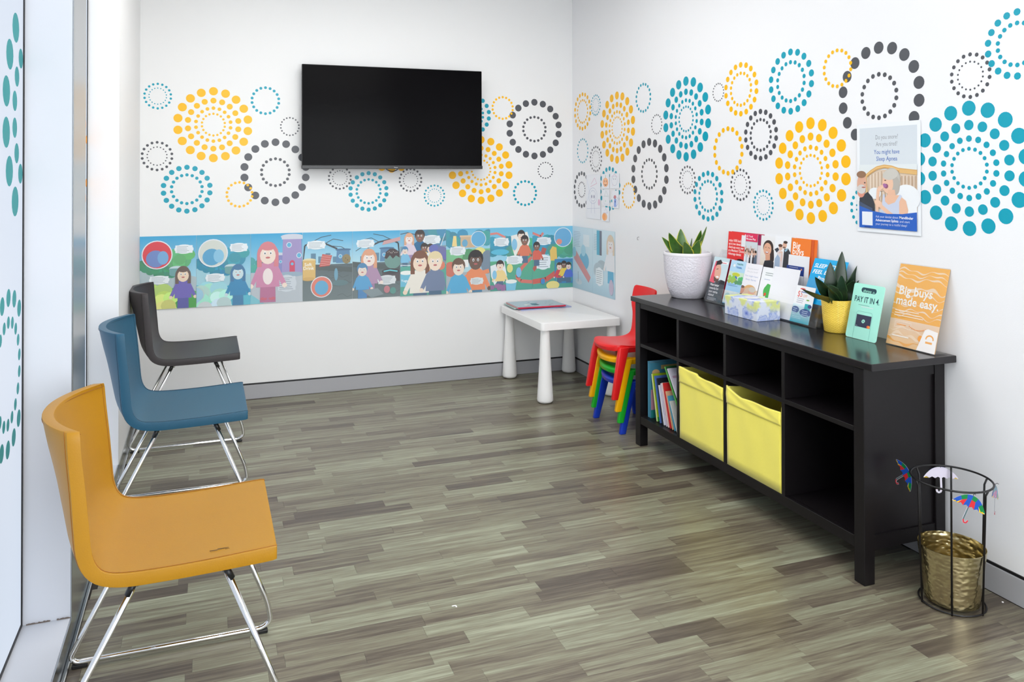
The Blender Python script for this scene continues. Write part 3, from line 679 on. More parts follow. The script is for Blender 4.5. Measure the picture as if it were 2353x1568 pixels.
drawing(1408, 438, 1423, 479.5, d_cat, 'small drawing of a blue cat at the right')
drawing(1383.5, 476, 1401, 510, d_pump2, 'small orange pumpkin drawing hanging lowest')

# ------------------------------------------------------------------ laminated poster
a = Art(.297, .418, (240, 243, 247), .0008)
w, h = .297, .418
a.rect(.014, .016, w-.028, h-.032, (226, 232, 235), (214, 222, 230))
a.text('Do you snore?', .145, .356, .024, (146, 150, 158), .0, 'CENTER', .105); a.text('Are you tired?', .145, .330, .024, (146, 150, 158), 0, 'CENTER', .100)
a.text('You might have', .145, .300, .024, (70, 110, 185), .004, 'CENTER', .120); a.text('Sleep Apnea', .145, .274, .024, (70, 110, 185), .004, 'CENTER', .098)
a.rect(.014, .09, w-.028, .15, (222, 200, 176))
for i in range(30): a.rect(.05+i*.0078, .12, .003, .115-(abs(i-9) if i < 18 else 9)*.002, (196, 166, 140) if i % 2 else (236, 220, 204))
top = [(.045, .215), (.07, .232), (.10, .247), (.135, .253), (.17, .249), (.20, .24), (.283, .232)]
a.poly([(.014, .26), (.283, .26)] + [(x, z+.006) for x, z in top[::-1]] + [(.014, .215)], (228, 234, 236))
for d, c in ((.004, (220, 172, 104)), (0, (236, 196, 132)), (-.005, (214, 164, 98))): a.line([(x, z+d) for x, z in top], .005, c)
a.line([(.046, .215), (.052, .14)], .008, (226, 186, 128)); a.line([(.205, .235), (.283, .227)], .014, (228, 184, 118))
a.ell(.235, .135, .062, .05, (240, 243, 246), 24); a.poly([(.18, .06), (.283, .06), (.283, .16), (.24, .185), (.2, .17)], (240, 243, 246)); a.ell(.09, .15, .03, .022, (236, 240, 243), 18)
# man at the left in a dark t-shirt
a.poly([(.014, .05), (.092, .05), (.088, .11), (.078, .135), (.055, .155), (.014, .13)], (52, 56, 64)); a.ell(.022, .15, .018, .018, (226, 150, 130), 14)
a.ell(.026, .185, .024, .040, (222, 172, 148), 20); a.ell(.024, .165, .022, .018, (214, 208, 204), 18); a.ell(.024, .222, .024, .014, (150, 112, 86), 16); a.ell(.041, .19, .004, .003, (70, 60, 60), 8); a.ell(.035, .172, .010, .003, (180, 110, 100), 10)
# woman with grey hair, sleeveless top, hands raised
a.ell(.170, .205, .040, .042, (196, 192, 184), 24); a.ell(.188, .18, .020, .035, (184, 178, 170), 18); a.ell(.152, .187, .026, .036, (240, 196, 168), 22)
a.ell(.165, .222, .036, .020, (206, 202, 194), 18, 10)
a.poly([(.155, .165), (.185, .165), (.19, .14), (.145, .13)], (236, 188, 160))
a.poly([(.12, .05), (.235, .05), (.245, .09), (.235, .125), (.205, .145), (.15, .145), (.125, .12)], (238, 190, 160))
a.poly([(.118, .045), (.205, .045), (.205, .12), (.218, .142), (.208, .148), (.185, .118), (.155, .108), (.14, .12), (.138, .148), (.13, .146), (.125, .11)], (205, 212, 232))
a.ell(.145, .178, .010, .009, (150, 90, 120), 14); a.ell(.137, .18, .010, .008, (170, 110, 165), 14); a.ell(.141, .2, .005, .002, (90, 70, 60), 8)
a.line([(.132, .178), (.108, .168), (.104, .13), (.10, .05)], .014, (240, 196, 168)); a.line([(.21, .05), (.16, .075), (.11, .108)], .016, (240, 196, 168)); a.ell(.108, .112, .020, .012, (242, 200, 172), 14, -20)
for i in range(3): a.line([(.105+i*.004, .166-i*.003), (.132, .176-i*.006)], .004, (244, 204, 178))
# blue foot
a.poly([(.014, .016), (.283, .016), (.283, .085), (.22, .076), (.15, .074), (.08, .082), (.014, .10)], (40, 98, 196))
a.poly([(.014, .10), (.08, .082), (.08, .092), (.014, .118)], (70, 84, 110))
a.rect(.028, .026, .052, .052, (236, 240, 246)); a.rect(.040, .016, .03, .006, (28, 70, 150))
a.text('Ask your dentist about', .095, .058, .0125, (215, 226, 245), 0, width=.105); a.text('Mandibular', .205, .058, .0135, (250, 252, 255), .02, width=.062)
a.text('Advancement Splints', .095, .044, .0135, (250, 252, 255), .02, width=.107); a.text('and start', .207, .044, .0125, (215, 226, 245), 0, width=.045)
a.text('your journey to a restful sleep!', .095, .030, .0125, (215, 226, 245), 0, width=.145)
tag(a.make('laminated_poster', GLOSSY, (XR-.004, 2.466, 1.137), RW), 'laminated sleep apnea poster of a laughing grey haired woman on the right wall', 'poster')
# small screw hook on the wall
hk = tube(fillet([(XR-.001, 4.156, .99), (XR-.012, 4.156, .99), (XR-.014, 4.156, .975), (XR-.006, 4.156, .972)], .006), .0016, 6)
tag(fin('wall_hook', hk, mat('grey_hook', (150, 150, 152), .4)), 'tiny grey hook on the right wall above the red chair', 'hook')

# ------------------------------------------------------------------ upholstered chairs by the window
def rich(name, rgb, edge=None):
    return mat(name, rgb, .42, spec=.4, bump=.12, bscale=260, var=.05, vscale=6)
def shell_bm(inner, outer, hw, bulge, xoff, nT=18, dip=None):
    """closed shell: inner/outer edge curves (x,z), half width and bulge per station"""
    bm = bmesh.new(); n = len(inner); G = []
    for src in (inner, outer):
        rowsv = []
        for i, (x, z) in enumerate(src):
            row = []
            for k in range(nT+1):
                t = -1+2*k/nT; b = bulge[i]*(1-abs(t)**2.2); dz = -(dip[i] if dip else 0)*(1-t*t)
                row.append(bm.verts.new((xoff + x-b, hw[i]*t, z+dz)))
            rowsv.append(row)
        G.append(rowsv)
    A, B = G
    for i in range(n-1):
        for k in range(nT):
            bm.faces.new((A[i][k], A[i][k+1], A[i+1][k+1], A[i+1][k])); bm.faces.new((B[i][k], B[i+1][k], B[i+1][k+1], B[i][k+1]))
        bm.faces.new((A[i][0], A[i+1][0], B[i+1][0], B[i][0])); bm.faces.new((A[i][nT], B[i][nT], B[i+1][nT], A[i+1][nT]))
    for k in range(nT):
        bm.faces.new((A[0][k], B[0][k], B[0][k+1], A[0][k+1])); bm.faces.new((A[n-1][k], A[n-1][k+1], B[n-1][k+1], B[n-1][k]))
    return bm
def spline(P, n):
    """Catmull-Rom through P, n samples per span"""
    P = [Vector((*p, 0)) if len(p) == 2 else Vector(p) for p in P]; out = []
    for i in range(len(P)-1):
        p0, p1, p2, p3 = P[max(i-1, 0)], P[i], P[i+1], P[min(i+2, len(P)-1)]
        for j in range(n):
            t = j/n; out.append(.5*((2*p1)+(p2-p0)*t+(2*p0-5*p1+4*p2-p3)*t*t+(3*p1-p0-3*p2+p3)*t**3))
    out.append(P[-1]); return out
CH_IN = [(.165, .450), (.155, .452), (.08, .448), (0, .444), (-.09, .442), (-.16, .443), (-.205, .449), (-.228, .466), (-.241, .500), (-.247, .560), (-.254, .64), (-.262, .715), (-.266, .765), (-.268, .777)]
CH_OUT = [(.165, .424), (.155, .420), (.08, .417), (0, .414), (-.09, .412), (-.17, .413), (-.222, .424), (-.255, .450), (-.273, .495), (-.279, .560), (-.284, .64), (-.290, .715), (-.293, .765), (-.294, .777)]
CH_B = [0, 0, 0, 0, 0, .004, .014, .026, .038, .048, .060, .073, .081, .083]
CH_HW = [.228, .234, .235, .235, .235, .235, .235, .235, .235, .235, .235, .235, .233, .225]
CH_DIP = [0, 0, .003, .006, .007, .006, .004, 0, 0, 0, 0, 0, 0, 0]
def up3(L, k=3): return [tuple(p)[:2] for p in spline(L, k)]
def up1(L, k=3): return [p.x for p in spline([(v, 0) for v in L], k)]
ci, co, cb_, ch, cd = up3(CH_IN), up3(CH_OUT), up1(CH_B), up1(CH_HW), up1(CH_DIP)
def bevel_mod(o, w=.005, seg=3, ang=38):
    m = o.modifiers.new('bevel', 'BEVEL'); m.width = w; m.segments = seg; m.limit_method = 'ANGLE'; m.angle_limit = R(ang); m.harden_normals = False
    for p in o.data.polygons: p.use_smooth = True
    return o
def lounge_chair(y, xoff, col, seam, cname, lab, dz=0):
    t = thing('upholstered_chair', lab, 'chair', (xoff, y, 0), group='upholstered chairs along the window')
    sh = fin('seat_shell', shell_bm(ci, co, ch, cb_, 0, 20, cd), rich(cname, col), t, local=True); bevel_mod(sh, .006)
    # seams: raised piping just inside the front faces' edges
    pm = mat(cname+'_seam', seam, .5)
    for src, nm, e in ((ci, 'seam', .0008), (co, 'seam', -.0008)):
        for sgn in (-1, 1):
            bm = bmesh.new(); pts = []
            for i, (x, z) in enumerate(src):
                j0, j1 = max(i-1, 0), min(i+1, len(src)-1); dx, dzz = src[j1][0]-src[j0][0], src[j1][1]-src[j0][1]; L = math.hypot(dx, dzz) or 1
                nx, nz = dzz/L, -dx/L
                if e > 0: nx, nz = -nx*-1, -nz*-1
                pts.append((x+nx*0 + (0.0005 if e > 0 else -.0005)*0, sgn*(ch[i]-.008), z+ (.0006 if e > 0 and abs(dx) > abs(dzz) else 0)))
            pts = [(p[0]-cb_[i]*(1-abs((ch[i]-.008)/ch[i])**2.2) + (.0004 if e > 0 else -.0004), p[1], p[2]) for i, p in enumerate(pts)]
            tube(pts, .0009, 6, bm=bm)
            fin(nm, bm, pm, sh, local=True, smooth=True)
    # top seam across the back
    for sgn, src in ((1, ci), (-1, co)):
        i = len(src)-2; x, z = src[i]
        pts = [(x - cb_[i]*(1-abs(k/10)**2.2)+(.0003*sgn), ch[i]*k/10*.965, z-.006) for k in range(-10, 11)]
        fin('seam', tube(pts, .0009, 6), pm, sh, local=True, smooth=True)
    for sy in (-1, 1):
        yy = sy*.222
        path = fillet([(-.158, yy*.97, .400), (-.349, yy, .030), (-.335, yy, .014), (.158, yy, .014), (.184, yy, .030), (.176, yy, .085), (.050, yy*.97, .402)], .035, 6)
        rfm = fin('runner_frame', tube(path, .0075, 12), M_chrome, t, local=True, smooth=True)
        for bx, a in ((-.158, -1), (.050, 1)):
            fin('socket', tube([(bx-a*.003, yy*.97, .413), (bx+a*.010, yy*.97, .385)], .0085, 12), M_plastic_black, rfm, local=True, smooth=True)
        for bx in (-.325, .155):
            fin('foot', box(bx-.02, bx+.02, yy-.009, yy+.009, 0, .010, .002, 1), M_plastic_black, rfm, local=True)
    for bx, z in ((-.150, .405), (.045, .405)):
        fin('cross_bar', tube([(bx, -.21, z), (bx, .21, z)], .007, 10), M_chrome, t, local=True, smooth=True)
    return t
yc = lounge_chair(2.252, 0, (176, 125, 18), (150, 92, 10), 'mustard_leather', 'mustard yellow leather chair on chrome runners, nearest chair')
for q, (x, y, L) in enumerate(((.010, -.186, .018), (.028, -.182, .026), (.046, -.188, .010), (.085, -.172, .006))):
    b = box(x, x+L, y, y+.0012+.0006*(q % 2), .4442, .4456)
    fin('scuff_mark', b, mat('dark_scuff', (96, 70, 40), .7), yc, local=True)
lounge_chair(3.445, -.012, (34, 86, 112), (24, 66, 88), 'blue_leather', 'teal blue leather chair on chrome runners between the other two')
lounge_chair(4.505, .0, (58, 53, 54), (36, 33, 34), 'charcoal_leather', 'charcoal leather chair on chrome runners nearest the back wall')

# ------------------------------------------------------------------ small white table and books
tt = thing('childrens_table', 'low white plastic play table with tapered legs in the corner', 'table', (2.13, 4.70, 0))
tb = box(1.866, 2.396, 4.345, 5.047, .435, .480)
ve = [e for e in tb.edges if abs(e.verts[0].co.z-e.verts[1].co.z) > .02]
bmesh.ops.bevel(tb, geom=ve, offset=.022, segments=6, affect='EDGES', profile=.5)
he = [e for e in tb.edges if len(e.link_faces) == 2 and abs(e.verts[0].co.z-e.verts[1].co.z) < 1e-4 and e.verts[0].co.z > .47 and any(abs(f.normal.z) < .5 for f in e.link_faces)]
bmesh.ops.bevel(tb, geom=he, offset=.004, segments=3, affect='EDGES', profile=.5)
sharp(fin('tabletop', tb, M_white_pl, tt), 30)
for lx, ly in ((1.905, 4.385), (1.916, 5.005), (2.352, 4.388), (2.352, 5.005)):
    sharp(fin('leg', lathe([(.040, .004), (.0475, .012), (.049, .02), (.046, .06), (.034, .26), (.027, .434)], (lx, ly, 0), 28), M_white_pl, tt), 60)
def flat_book(x0, x1, y0, y1, z0, t, cov, lab, ang, artf=None):
    cx, cy = (x0+x1)/2, (y0+y1)/2; hw, hd = (x1-x0)/2, (y1-y0)/2
    o = thing('picture_book', lab, 'book', (cx, cy, z0), (0, 0, R(ang)), group='picture books on the white table')
    fin('pages', box(-hw+.003, hw-.003, -hd+.004, hd-.003, .0011, t-.0011), mat('pages', (236, 232, 226), .8), o, local=True)
    c = bmesh.new(); box(-hw, hw, -hd, hd, 0, .001, bm=c); box(-hw, hw, -hd, hd, t-.001, t, bm=c); box(-hw, hw, -hd, -hd+.002, .001, t-.001, bm=c)
    fin('cover', c, cov, o, local=True)
    if artf:
        A_ = Art(2*hw-.004, 2*hd-.004, (176, 198, 208), .0002); artf(A_)
        A_.make('cover_print', PRINT, (-hw+.002, -hd+.002, t+.0004), (R(-90), 0, 0), o)
    return o
def bk_art(a):
    r = random.Random(5); a.ell(.09, .08, .02, .02, (236, 236, 226)); a.poly([(.12, .06), (.17, .05), (.17, .12), (.13, .13)], (20, 120, 140)); a.rect(.13, .05, .04, .02, (30, 50, 60))
    for i in range(12): a.ell(r.uniform(.04, .3), r.uniform(.03, .19), .009, .007, r.choice([(215, 180, 205), (150, 170, 180), (160, 205, 180), (120, 120, 150)]), 12)
flat_book(1.905, 2.275, 4.80, 5.03, .4805, .006, mat('lilac_cover', (158, 165, 205), .4), 'thin lilac book lying under the other picture books', 4)
flat_book(1.885, 2.235, 4.83, 5.04, .4870, .004, mat('mint_cover', (178, 208, 204), .4), 'pale mint magazine lying under the red spined book', -2)
flat_book(1.90, 2.235, 4.80, 5.035, .4915, .009, mat('crimson_cover', (200, 38, 72), .4), 'red spined picture book lying on top of the small pile', -1, bk_art)

# ------------------------------------------------------------------ stacked plastic chairs
KI = [(.000, .262), (.012, .274), (.05, .277), (.12, .270), (.19, .268), (.225, .276), (.245, .300), (.252, .35), (.256, .41), (.262, .455), (.270, .50), (.280, .545), (.286, .556)]
KO = [(.004, .244), (.014, .246), (.05, .254), (.12, .252), (.195, .252), (.234, .265), (.257, .296), (.264, .35), (.268, .41), (.274, .455), (.282, .50), (.291, .543), (.294, .552)]
KH = [.105, .118, .130, .134, .132, .116, .095, .088, .090, .112, .116, .112, .095]
KB = [-.0, 0, 0, 0, 0, .003, .006, .009, .010, .012, .014, .014, .012]
ki, ko, kb, kh = up3(KI), up3(KO), up1(KB), up1(KH)
def kid_chair(x, y, z, col, cname, lab, ang=0):
    t = thing('childrens_chair', lab, 'chair', (x, y, z), (0, 0, R(ang)), group='plastic chairs in the stack')
    m = mat(cname, col, .34, spec=.5)
    bm = bmesh.new(); n = len(ki); nT = 14; G = []
    for src in (ki, ko):
        rws = []
        for i, (px, pz) in enumerate(src):
            rws.append([bm.verts.new((px + kb[i]*(1-(k/7-1)**2) + (.022*((k/7-1)**2) if i < 4 else .022*((k/7-1)**2)*max(0, 1-(i-3)/8)), kh[i]*(k/7-1), pz - (.004*(1-(k/7-1)**2) if i < 18 else 0))) for k in range(nT+1)])
        G.append(rws)
    A, B = G
    for i in range(n-1):
        for k in range(nT):
            bm.faces.new((A[i][k], A[i][k+1], A[i+1][k+1], A[i+1][k])); bm.faces.new((B[i][k], B[i+1][k], B[i+1][k+1], B[i][k+1]))
        bm.faces.new((A[i][0], A[i+1][0], B[i+1][0], B[i][0])); bm.faces.new((A[i][nT], B[i][nT], B[i+1][nT], A[i+1][nT]))
    for k in range(nT):
        bm.faces.new((A[0][k], B[0][k], B[0][k+1], A[0][k+1])); bm.faces.new((A[n-1][k], A[n-1][k+1], B[n-1][k+1], B[n-1][k]))
    bevel_mod(fin('seat_shell', bm, m, t, local=True), .005, 3)
    # lip round the seat front
    for sy in (-1, 1):
        for (xt, xb, yt, yb) in ((.075, .012, .135, .150), (.195, .262, .128, .142)):
            b = bmesh.new(); vs = []
            for zz, xx, yy, wx, wy in ((.266, xt, sy*yt, .028, .013), (.20, xt+(xb-xt)*.30, sy*(yt+(yb-yt)*.45), .025, .013), (0, xb, sy*yb, .016, .012)):
                vs.append([b.verts.new((xx+sx*wx, yy+s2*wy, zz)) for sx, s2 in ((-1, -1), (1, -1), (1, 1), (-1, 1))])
            for P, Q in zip(vs, vs[1:]):
                for k in range(4): b.faces.new((P[k], P[(k+1) % 4], Q[(k+1) % 4], Q[k]))
            b.faces.new(vs[0]); b.faces.new(vs[-1][::-1])
            bevel_mod(fin('leg', b, m, t, local=True), .004, 2, 30)
    for sy in (-1, 1):
        fin('side_rib', box(.075, .205, sy*.133-.006, sy*.133+.006, .236, .264, .003, 2), m, t, local=True)
    return t
kid_chair(2.040, 3.862, .0, (22, 62, 190), 'blue_plastic', 'blue plastic child chair, lowest in the stack')
kid_chair(2.028, 3.862, .060, (28, 178, 48), 'green_plastic', 'green plastic child chair, second from the bottom of the stack')
kid_chair(2.014, 3.862, .120, (255, 186, 0), 'yellow_plastic', 'yellow plastic child chair directly under the red one')
kid_chair(1.995, 3.862, .183, (232, 30, 32), 'red_plastic', 'red plastic child chair on top of the stack')

# ------------------------------------------------------------------ console table
cx0, cx1, cy0, cy1 = 2.037, 2.409, 2.026, 3.596
con = thing('console_shelf', 'long black brown console with eight open compartments against the right wall', 'cabinet', (2.22, 2.81, 0))
fin('tabletop', box(cx0, cx1, cy0, cy1, .716, .740, .0025, 2), M_consotop, con)
LX0, LX1, LY0, LY1, LW = 2.042, 2.400, 2.065, 3.557, .044
for x0 in (LX0, LX1-LW):
    for y0 in (LY0, LY1-.046):
        fin('leg', box(x0, x0+LW, y0, y0+.046, 0, .7155, .0018, 1), M_conso, con)
ya, yb = LY0+.0465, LY1-.0465
F0 = LX0+.002
fin('front_rail', box(F0, F0+.020, ya, yb, .690, .7155, .001, 1), M_conso, con, )
fin('front_rail', box(F0, F0+.020, ya, yb, .112, .150, .001, 1), M_conso, con)
fin('rear_rail', box(LX1-.022, LX1-.002, ya, yb, .690, .7155), M_conso, con)
fin('rear_rail', box(LX1-.022, LX1-.002, ya, yb, .112, .150), M_conso, con)
for y0 in (LY0+.004, LY1-.026):
    fin('side_rail', box(LX0+LW+.0005, LX1-LW-.0005, y0, y0+.022, .672, .7155), M_conso, con)
    fin('side_rail', box(LX0+LW+.0005, LX1-LW-.0005, y0, y0+.022, .112, .160), M_conso, con)
    fin('side_panel', box(LX0+LW+.0005, LX1-LW-.0005, y0+.007, y0+.015, .1605, .6715), M_conso, con)
fin('back_panel', box(LX1-.0295, LX1-.0225, ya, yb, .1505, .6895), M_consoshade, con)
fin('bottom_shelf', box(F0+.0205, LX1-.030, ya, yb, .136, .1505), M_conso, con)
fin('middle_shelf', box(F0, LX1-.030, ya, yb, .498, .515, .0008, 1), M_conso, con)
for y0, y1 in ((2.452, 2.470), (2.812, 2.830), (3.166, 3.184)):
    fin('divider', box(F0, LX1-.030, y0, y1, .5155, .6895, .0008, 1), M_conso, con)
    fin('divider', box(F0, LX1-.030, y0, y1, .1510, .4975, .0008, 1), M_conso, con)

# yellow fabric bins
M_yel = mat('yellow_fabric', (255, 241, 104), .85, spec=.2, bump=.25, bscale=500, sheen=.3)
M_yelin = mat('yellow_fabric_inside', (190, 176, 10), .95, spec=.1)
def bin_(y0, y1, lab, sag, seed):
    t = thing('storage_box', lab, 'storage box', ((2.05+2.34)/2, (y0+y1)/2, .1515), group='yellow fabric boxes in the console')
    rb = random.Random(seed); x0, x1 = 2.046, 2.33; zt, zb = .478, .1515; n = 24; wall = .004
    def rim(u):
        return (zt - (0 if u < .45 else .008) - sag*max(0, (u-.1))*.55 + .0012*math.sin(u*17+seed)) if seed == 1 else (zt - sag*(min(1, u/.28)**.7)*(1-.25*max(0, u-.28)) + .0015*math.sin(u*12+seed))
    def pnl(name, A, B, nrm, rimf, zoff=0, th=wall, z0=zb, wave=.0, m=M_yel):
        A, B, nrm = Vector(A), Vector(B), Vector(nrm); bm = bmesh.new(); g = []
        for side in (0, 1):
            rws = []
            for i in range(n+1):
                u = i/n; p = A.lerp(B, u)+nrm*(th*side + zoff); zz = rimf(u); col_ = []
                for j in range(9):
                    v = j/8; wv = wave*math.sin(u*14+v*5+seed)*math.sin(math.pi*v)
                    col_.append(bm.verts.new((p.x+nrm.x*wv, p.y+nrm.y*wv, z0+(zz-z0)*v)))
                rws.append(col_)
            g.append(rws)
        P, Q = g
        for i in range(n):
            for j in range(8):
                bm.faces.new((P[i][j], P[i+1][j], P[i+1][j+1], P[i][j+1])); bm.faces.new((Q[i][j], Q[i][j+1], Q[i+1][j+1], Q[i+1][j]))
            bm.faces.new((P[i][8], P[i+1][8], Q[i+1][8], Q[i][8])); bm.faces.new((P[i][0], Q[i][0], Q[i+1][0], P[i+1][0]))
        for i, j in ((0, 0), (n, 0)):
            for k in range(8): bm.faces.new((P[i][k], P[i][k+1], Q[i][k+1], Q[i][k]))
        return fin(name, bm, m, t, smooth=True)
    fp = pnl('front_panel', (x0, y1, 0), (x0, y0, 0), (1, 0, 0), rim, wave=.0012)
    pnl('side_panel', (x0+wall, y0, 0), (x1, y0, 0), (0, 1, 0), lambda u: zt-.002-.01*math.sin(math.pi*u))
    pnl('side_panel', (x0+wall, y1-wall, 0), (x1, y1-wall, 0), (0, 1, 0), lambda u: zt-.002-.01*math.sin(math.pi*u))
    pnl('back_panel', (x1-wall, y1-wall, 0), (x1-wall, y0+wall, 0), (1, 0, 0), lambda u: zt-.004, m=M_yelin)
    # folded collar
    pnl('collar', (x0-.0035, y1, 0), (x0-.0035, y0, 0), (1, 0, 0), lambda u: rim(u)+.001, th=.003, z0=zt-.070, wave=.002)
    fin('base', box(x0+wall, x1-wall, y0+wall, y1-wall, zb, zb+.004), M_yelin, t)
    return t
bin_(2.833, 3.163, 'yellow fabric storage box next to the books', .018, 1)
bin_(2.474, 2.808, 'yellow fabric storage box with sagging rim beside the empty compartment', .026, 2)

# books in the far compartment
def shelf_book(yb_, yt_, zt_, th, col, lab, depth=.2, x0=2.075, z0=.1515, spine=None, artf=None):
    """upright book leaning along y; (yb_,z0)->(yt_,zt_) is the near cover's edge"""
    ang = math.atan2(yt_-yb_, zt_-z0); L = math.hypot(yt_-yb_, zt_-z0)
    o = thing('shelf_book', lab, 'book', (x0, yb_, z0+th*math.sin(abs(ang))+.0002), (-ang, 0, 0), group='books in the console compartment')
    key = 'cover_%d_%d_%d' % col
    c = bmesh.new(); box(0, depth, 0, .0012, .0, L, bm=c); box(0, depth, th-.0012, th, .0, L, bm=c); box(depth-.0012, depth, .0012, th-.0012, 0, L, bm=c)
    fin('cover', c, mat(key, col, .4), o, local=True)
    fin('pages', box(.002, depth-.0013, .0013, th-.0013, .002, L-.002), mat('pages', (236, 232, 226), .8), o, local=True)
    fin('edge_strip', box(-.0006, 0, 0, th, 0, L), mat('spine_%d_%d_%d' % (spine or col), spine or col, .4), o, local=True)
    if artf:
        A_ = Art(depth, L, col, .0002); artf(A_, depth, L); A_.make('cover_print', PRINT, (0, -.0004, 0), (0, 0, 0), o)
    return o
def bb1(a, w, h): a.rect(.06, h-.035, .14, .02, (196, 170, 110)); a.ell(.03, h-.05, .022, .016, (214, 176, 120)); a.rect(.03, h-.085, .09, .012, (110, 30, 30)); a.rect(.02, h-.1, .09, .012, (200, 40, 40)); a.rect(0, 0, .2, .04, (30, 120, 120)); a.rect(0, .04, .03, .1, (180, 130, 150))
def bb2(a, w, h): a.ell(.07, h*.58, .03, .042, (30, 140, 130)); a.ell(.07, h*.58, .022, .034, (170, 195, 20)); a.ell(.07, h*.36, .04, .018, (225, 238, 240)); a.ell(.05, h*.12, .02, .012, (205, 40, 40)); a.rect(0, 0, .2, .02, (60, 150, 50))
def bb3(a, w, h): a.rect(0, h-.02, w, .015, (40, 90, 60))
def bb4(a, w, h): a.rect(0, h-.03, w, .012, (200, 50, 45)); a.rect(0, h-.055, w, .012, (240, 150, 30))
def bb5(a, w, h): a.rect(.01, h-.05, w*.8, .012, (200, 165, 190)); a.lines(.02, h-.08, .14, 4, .012, .003, (180, 170, 200))
shelf_book(3.478, 3.480, .428, .012, (86, 150, 180), 'tall pale blue book furthest at the compartment wall', .21)
shelf_book(3.462, 3.466, .424, .013, (64, 132, 158), 'tall teal blue picture book second from the compartment wall', .21, artf=bb1)
shelf_book(3.400, 3.448, .372, .010, (168, 194, 26), 'lime green book with a white cloud on its cover', .2, spine=(214, 226, 160), artf=bb2)
shelf_book(3.372, 3.424, .368, .008, (76, 112, 184), 'blue book leaning behind the row of white booklets', .2)
shelf_book(3.352, 3.402, .362, .006, (30, 34, 44), 'thin black book leaning in the row', .19)
shelf_book(3.334, 3.384, .332, .010, (228, 228, 240), 'white booklet standing nearest the lime green book', .19)
shelf_book(3.316, 3.368, .345, .007, (218, 206, 224), 'pale lilac booklet in the leaning row', .19)
shelf_book(3.300, 3.358, .350, .007, (240, 214, 208), 'pale pink booklet in the leaning row', .19)
shelf_book(3.280, 3.344, .352, .010, (208, 34, 40), 'red booklet with an orange band in the leaning row', .19, artf=bb4)
shelf_book(3.262, 3.322, .318, .008, (224, 178, 140), 'tan booklet in the leaning row', .18)
shelf_book(3.244, 3.306, .300, .007, (80, 160, 190), 'thin light blue booklet in the leaning row', .18)
shelf_book(3.225, 3.287, .280, .008, (214, 214, 210), 'short white booklet nearest the divider', .18)
shelf_book(3.197, 3.330, .432, .010, (44, 118, 54), 'dark green book leaning at the steepest slant', .2, z0=.235, spine=(96, 176, 84), artf=bb3)
shelf_book(3.190, 3.308, .428, .008, (222, 218, 232), 'white exercise book lying on the slanted green book', .2, z0=.262, artf=bb5)

# ------------------------------------------------------------------ plants
def leaf_bm(P, wmax, n=12, fold=.25, tw=None):
    """blade along spline P, width profile, shallow fold, thickness"""
    C = spline(P, n); N = len(C); bm = bmesh.new(); rows_ = []; side = None
    tdir = (C[-1]-C[0]).normalized()
    base = tdir.cross(Vector((.342, .94, 0))).normalized()
    if tw: base = Matrix.Rotation(R(tw), 3, tdir) @ base
    for i, c in enumerate(C):
        t = i/(N-1); tg = (C[min(i+1, N-1)]-C[max(i-1, 0)]).normalized(); s = (base - tg*base.dot(tg)).normalized(); nn = tg.cross(s)
        wd = wmax*(.45+.55*math.sin(math.pi*min(1, t*1.25+.12))**.8) if t < .55 else wmax*max(.0, 1-((t-.55)/.45)**1.7)*.985
        wd = max(wd, .0008)
        row = []
        for k in (-1, -.82, 0, .82, 1): row.append(bm.verts.new(c + s*(k*wd/2) + nn*(abs(k)*fold*wd/2)))
        for k in (.82, 0, -.82): row.append(bm.verts.new(c + s*(k*wd/2) + nn*(abs(k)*fold*wd/2) - nn*.0016))
        rows_.append(row)
    for A, B in zip(rows_, rows_[1:]):
        for k in range(8): bm.faces.new((A[k], A[(k+1) % 8], B[(k+1) % 8], B[k]))
    bm.faces.new(rows_[0]); bm.faces.new(rows_[-1][::-1])
    return bm
def leaf_mat(name, mid, edge):
    if name in MATS: return MATS[name]
    m = mat(name, mid, .32, spec=.5, bump=.05, bscale=30); nt = m.node_tree; b = nt.nodes['Principled BSDF']; L = nt.links.new
    a = nt.nodes.new('ShaderNodeAttribute'); a.attribute_name = 'rim'
    tc = nt.nodes.new('ShaderNodeTexCoord'); n = nt.nodes.new('ShaderNodeTexNoise'); n.inputs['Scale'].default_value = 60; L(tc.outputs['Object'], n.inputs[0])
    mx0 = nt.nodes.new('ShaderNodeMix'); mx0.data_type = 'RGBA'; c = lin(mid); mx0.inputs['A'].default_value = (*[v*.6 for v in c], 1); mx0.inputs['B'].default_value = (*[v*1.5 for v in c], 1); L(n.outputs['Fac'], mx0.inputs['Factor'])
    mx = nt.nodes.new('ShaderNodeMix'); mx.data_type = 'RGBA'; mx.inputs['B'].default_value = (*lin(edge), 1); L(a.outputs['Fac'], mx.inputs['Factor']); L(mx0.outputs['Result'], mx.inputs['A']); L(mx.outputs['Result'], b.inputs['Base Color'])
    return m
def plant(root, leaves, m):
    for P, wd, fold, tw in leaves:
        bm = leaf_bm(P, wd, 6, fold, tw); o = fin('leaf', bm, m, root, smooth=True)
        at_ = o.data.attributes.new('rim', 'FLOAT', 'FACE')
        for i, p in enumerate(o.data.polygons): at_.data[i].value = 1.0 if (i % 8) in (0, 3) else 0.0
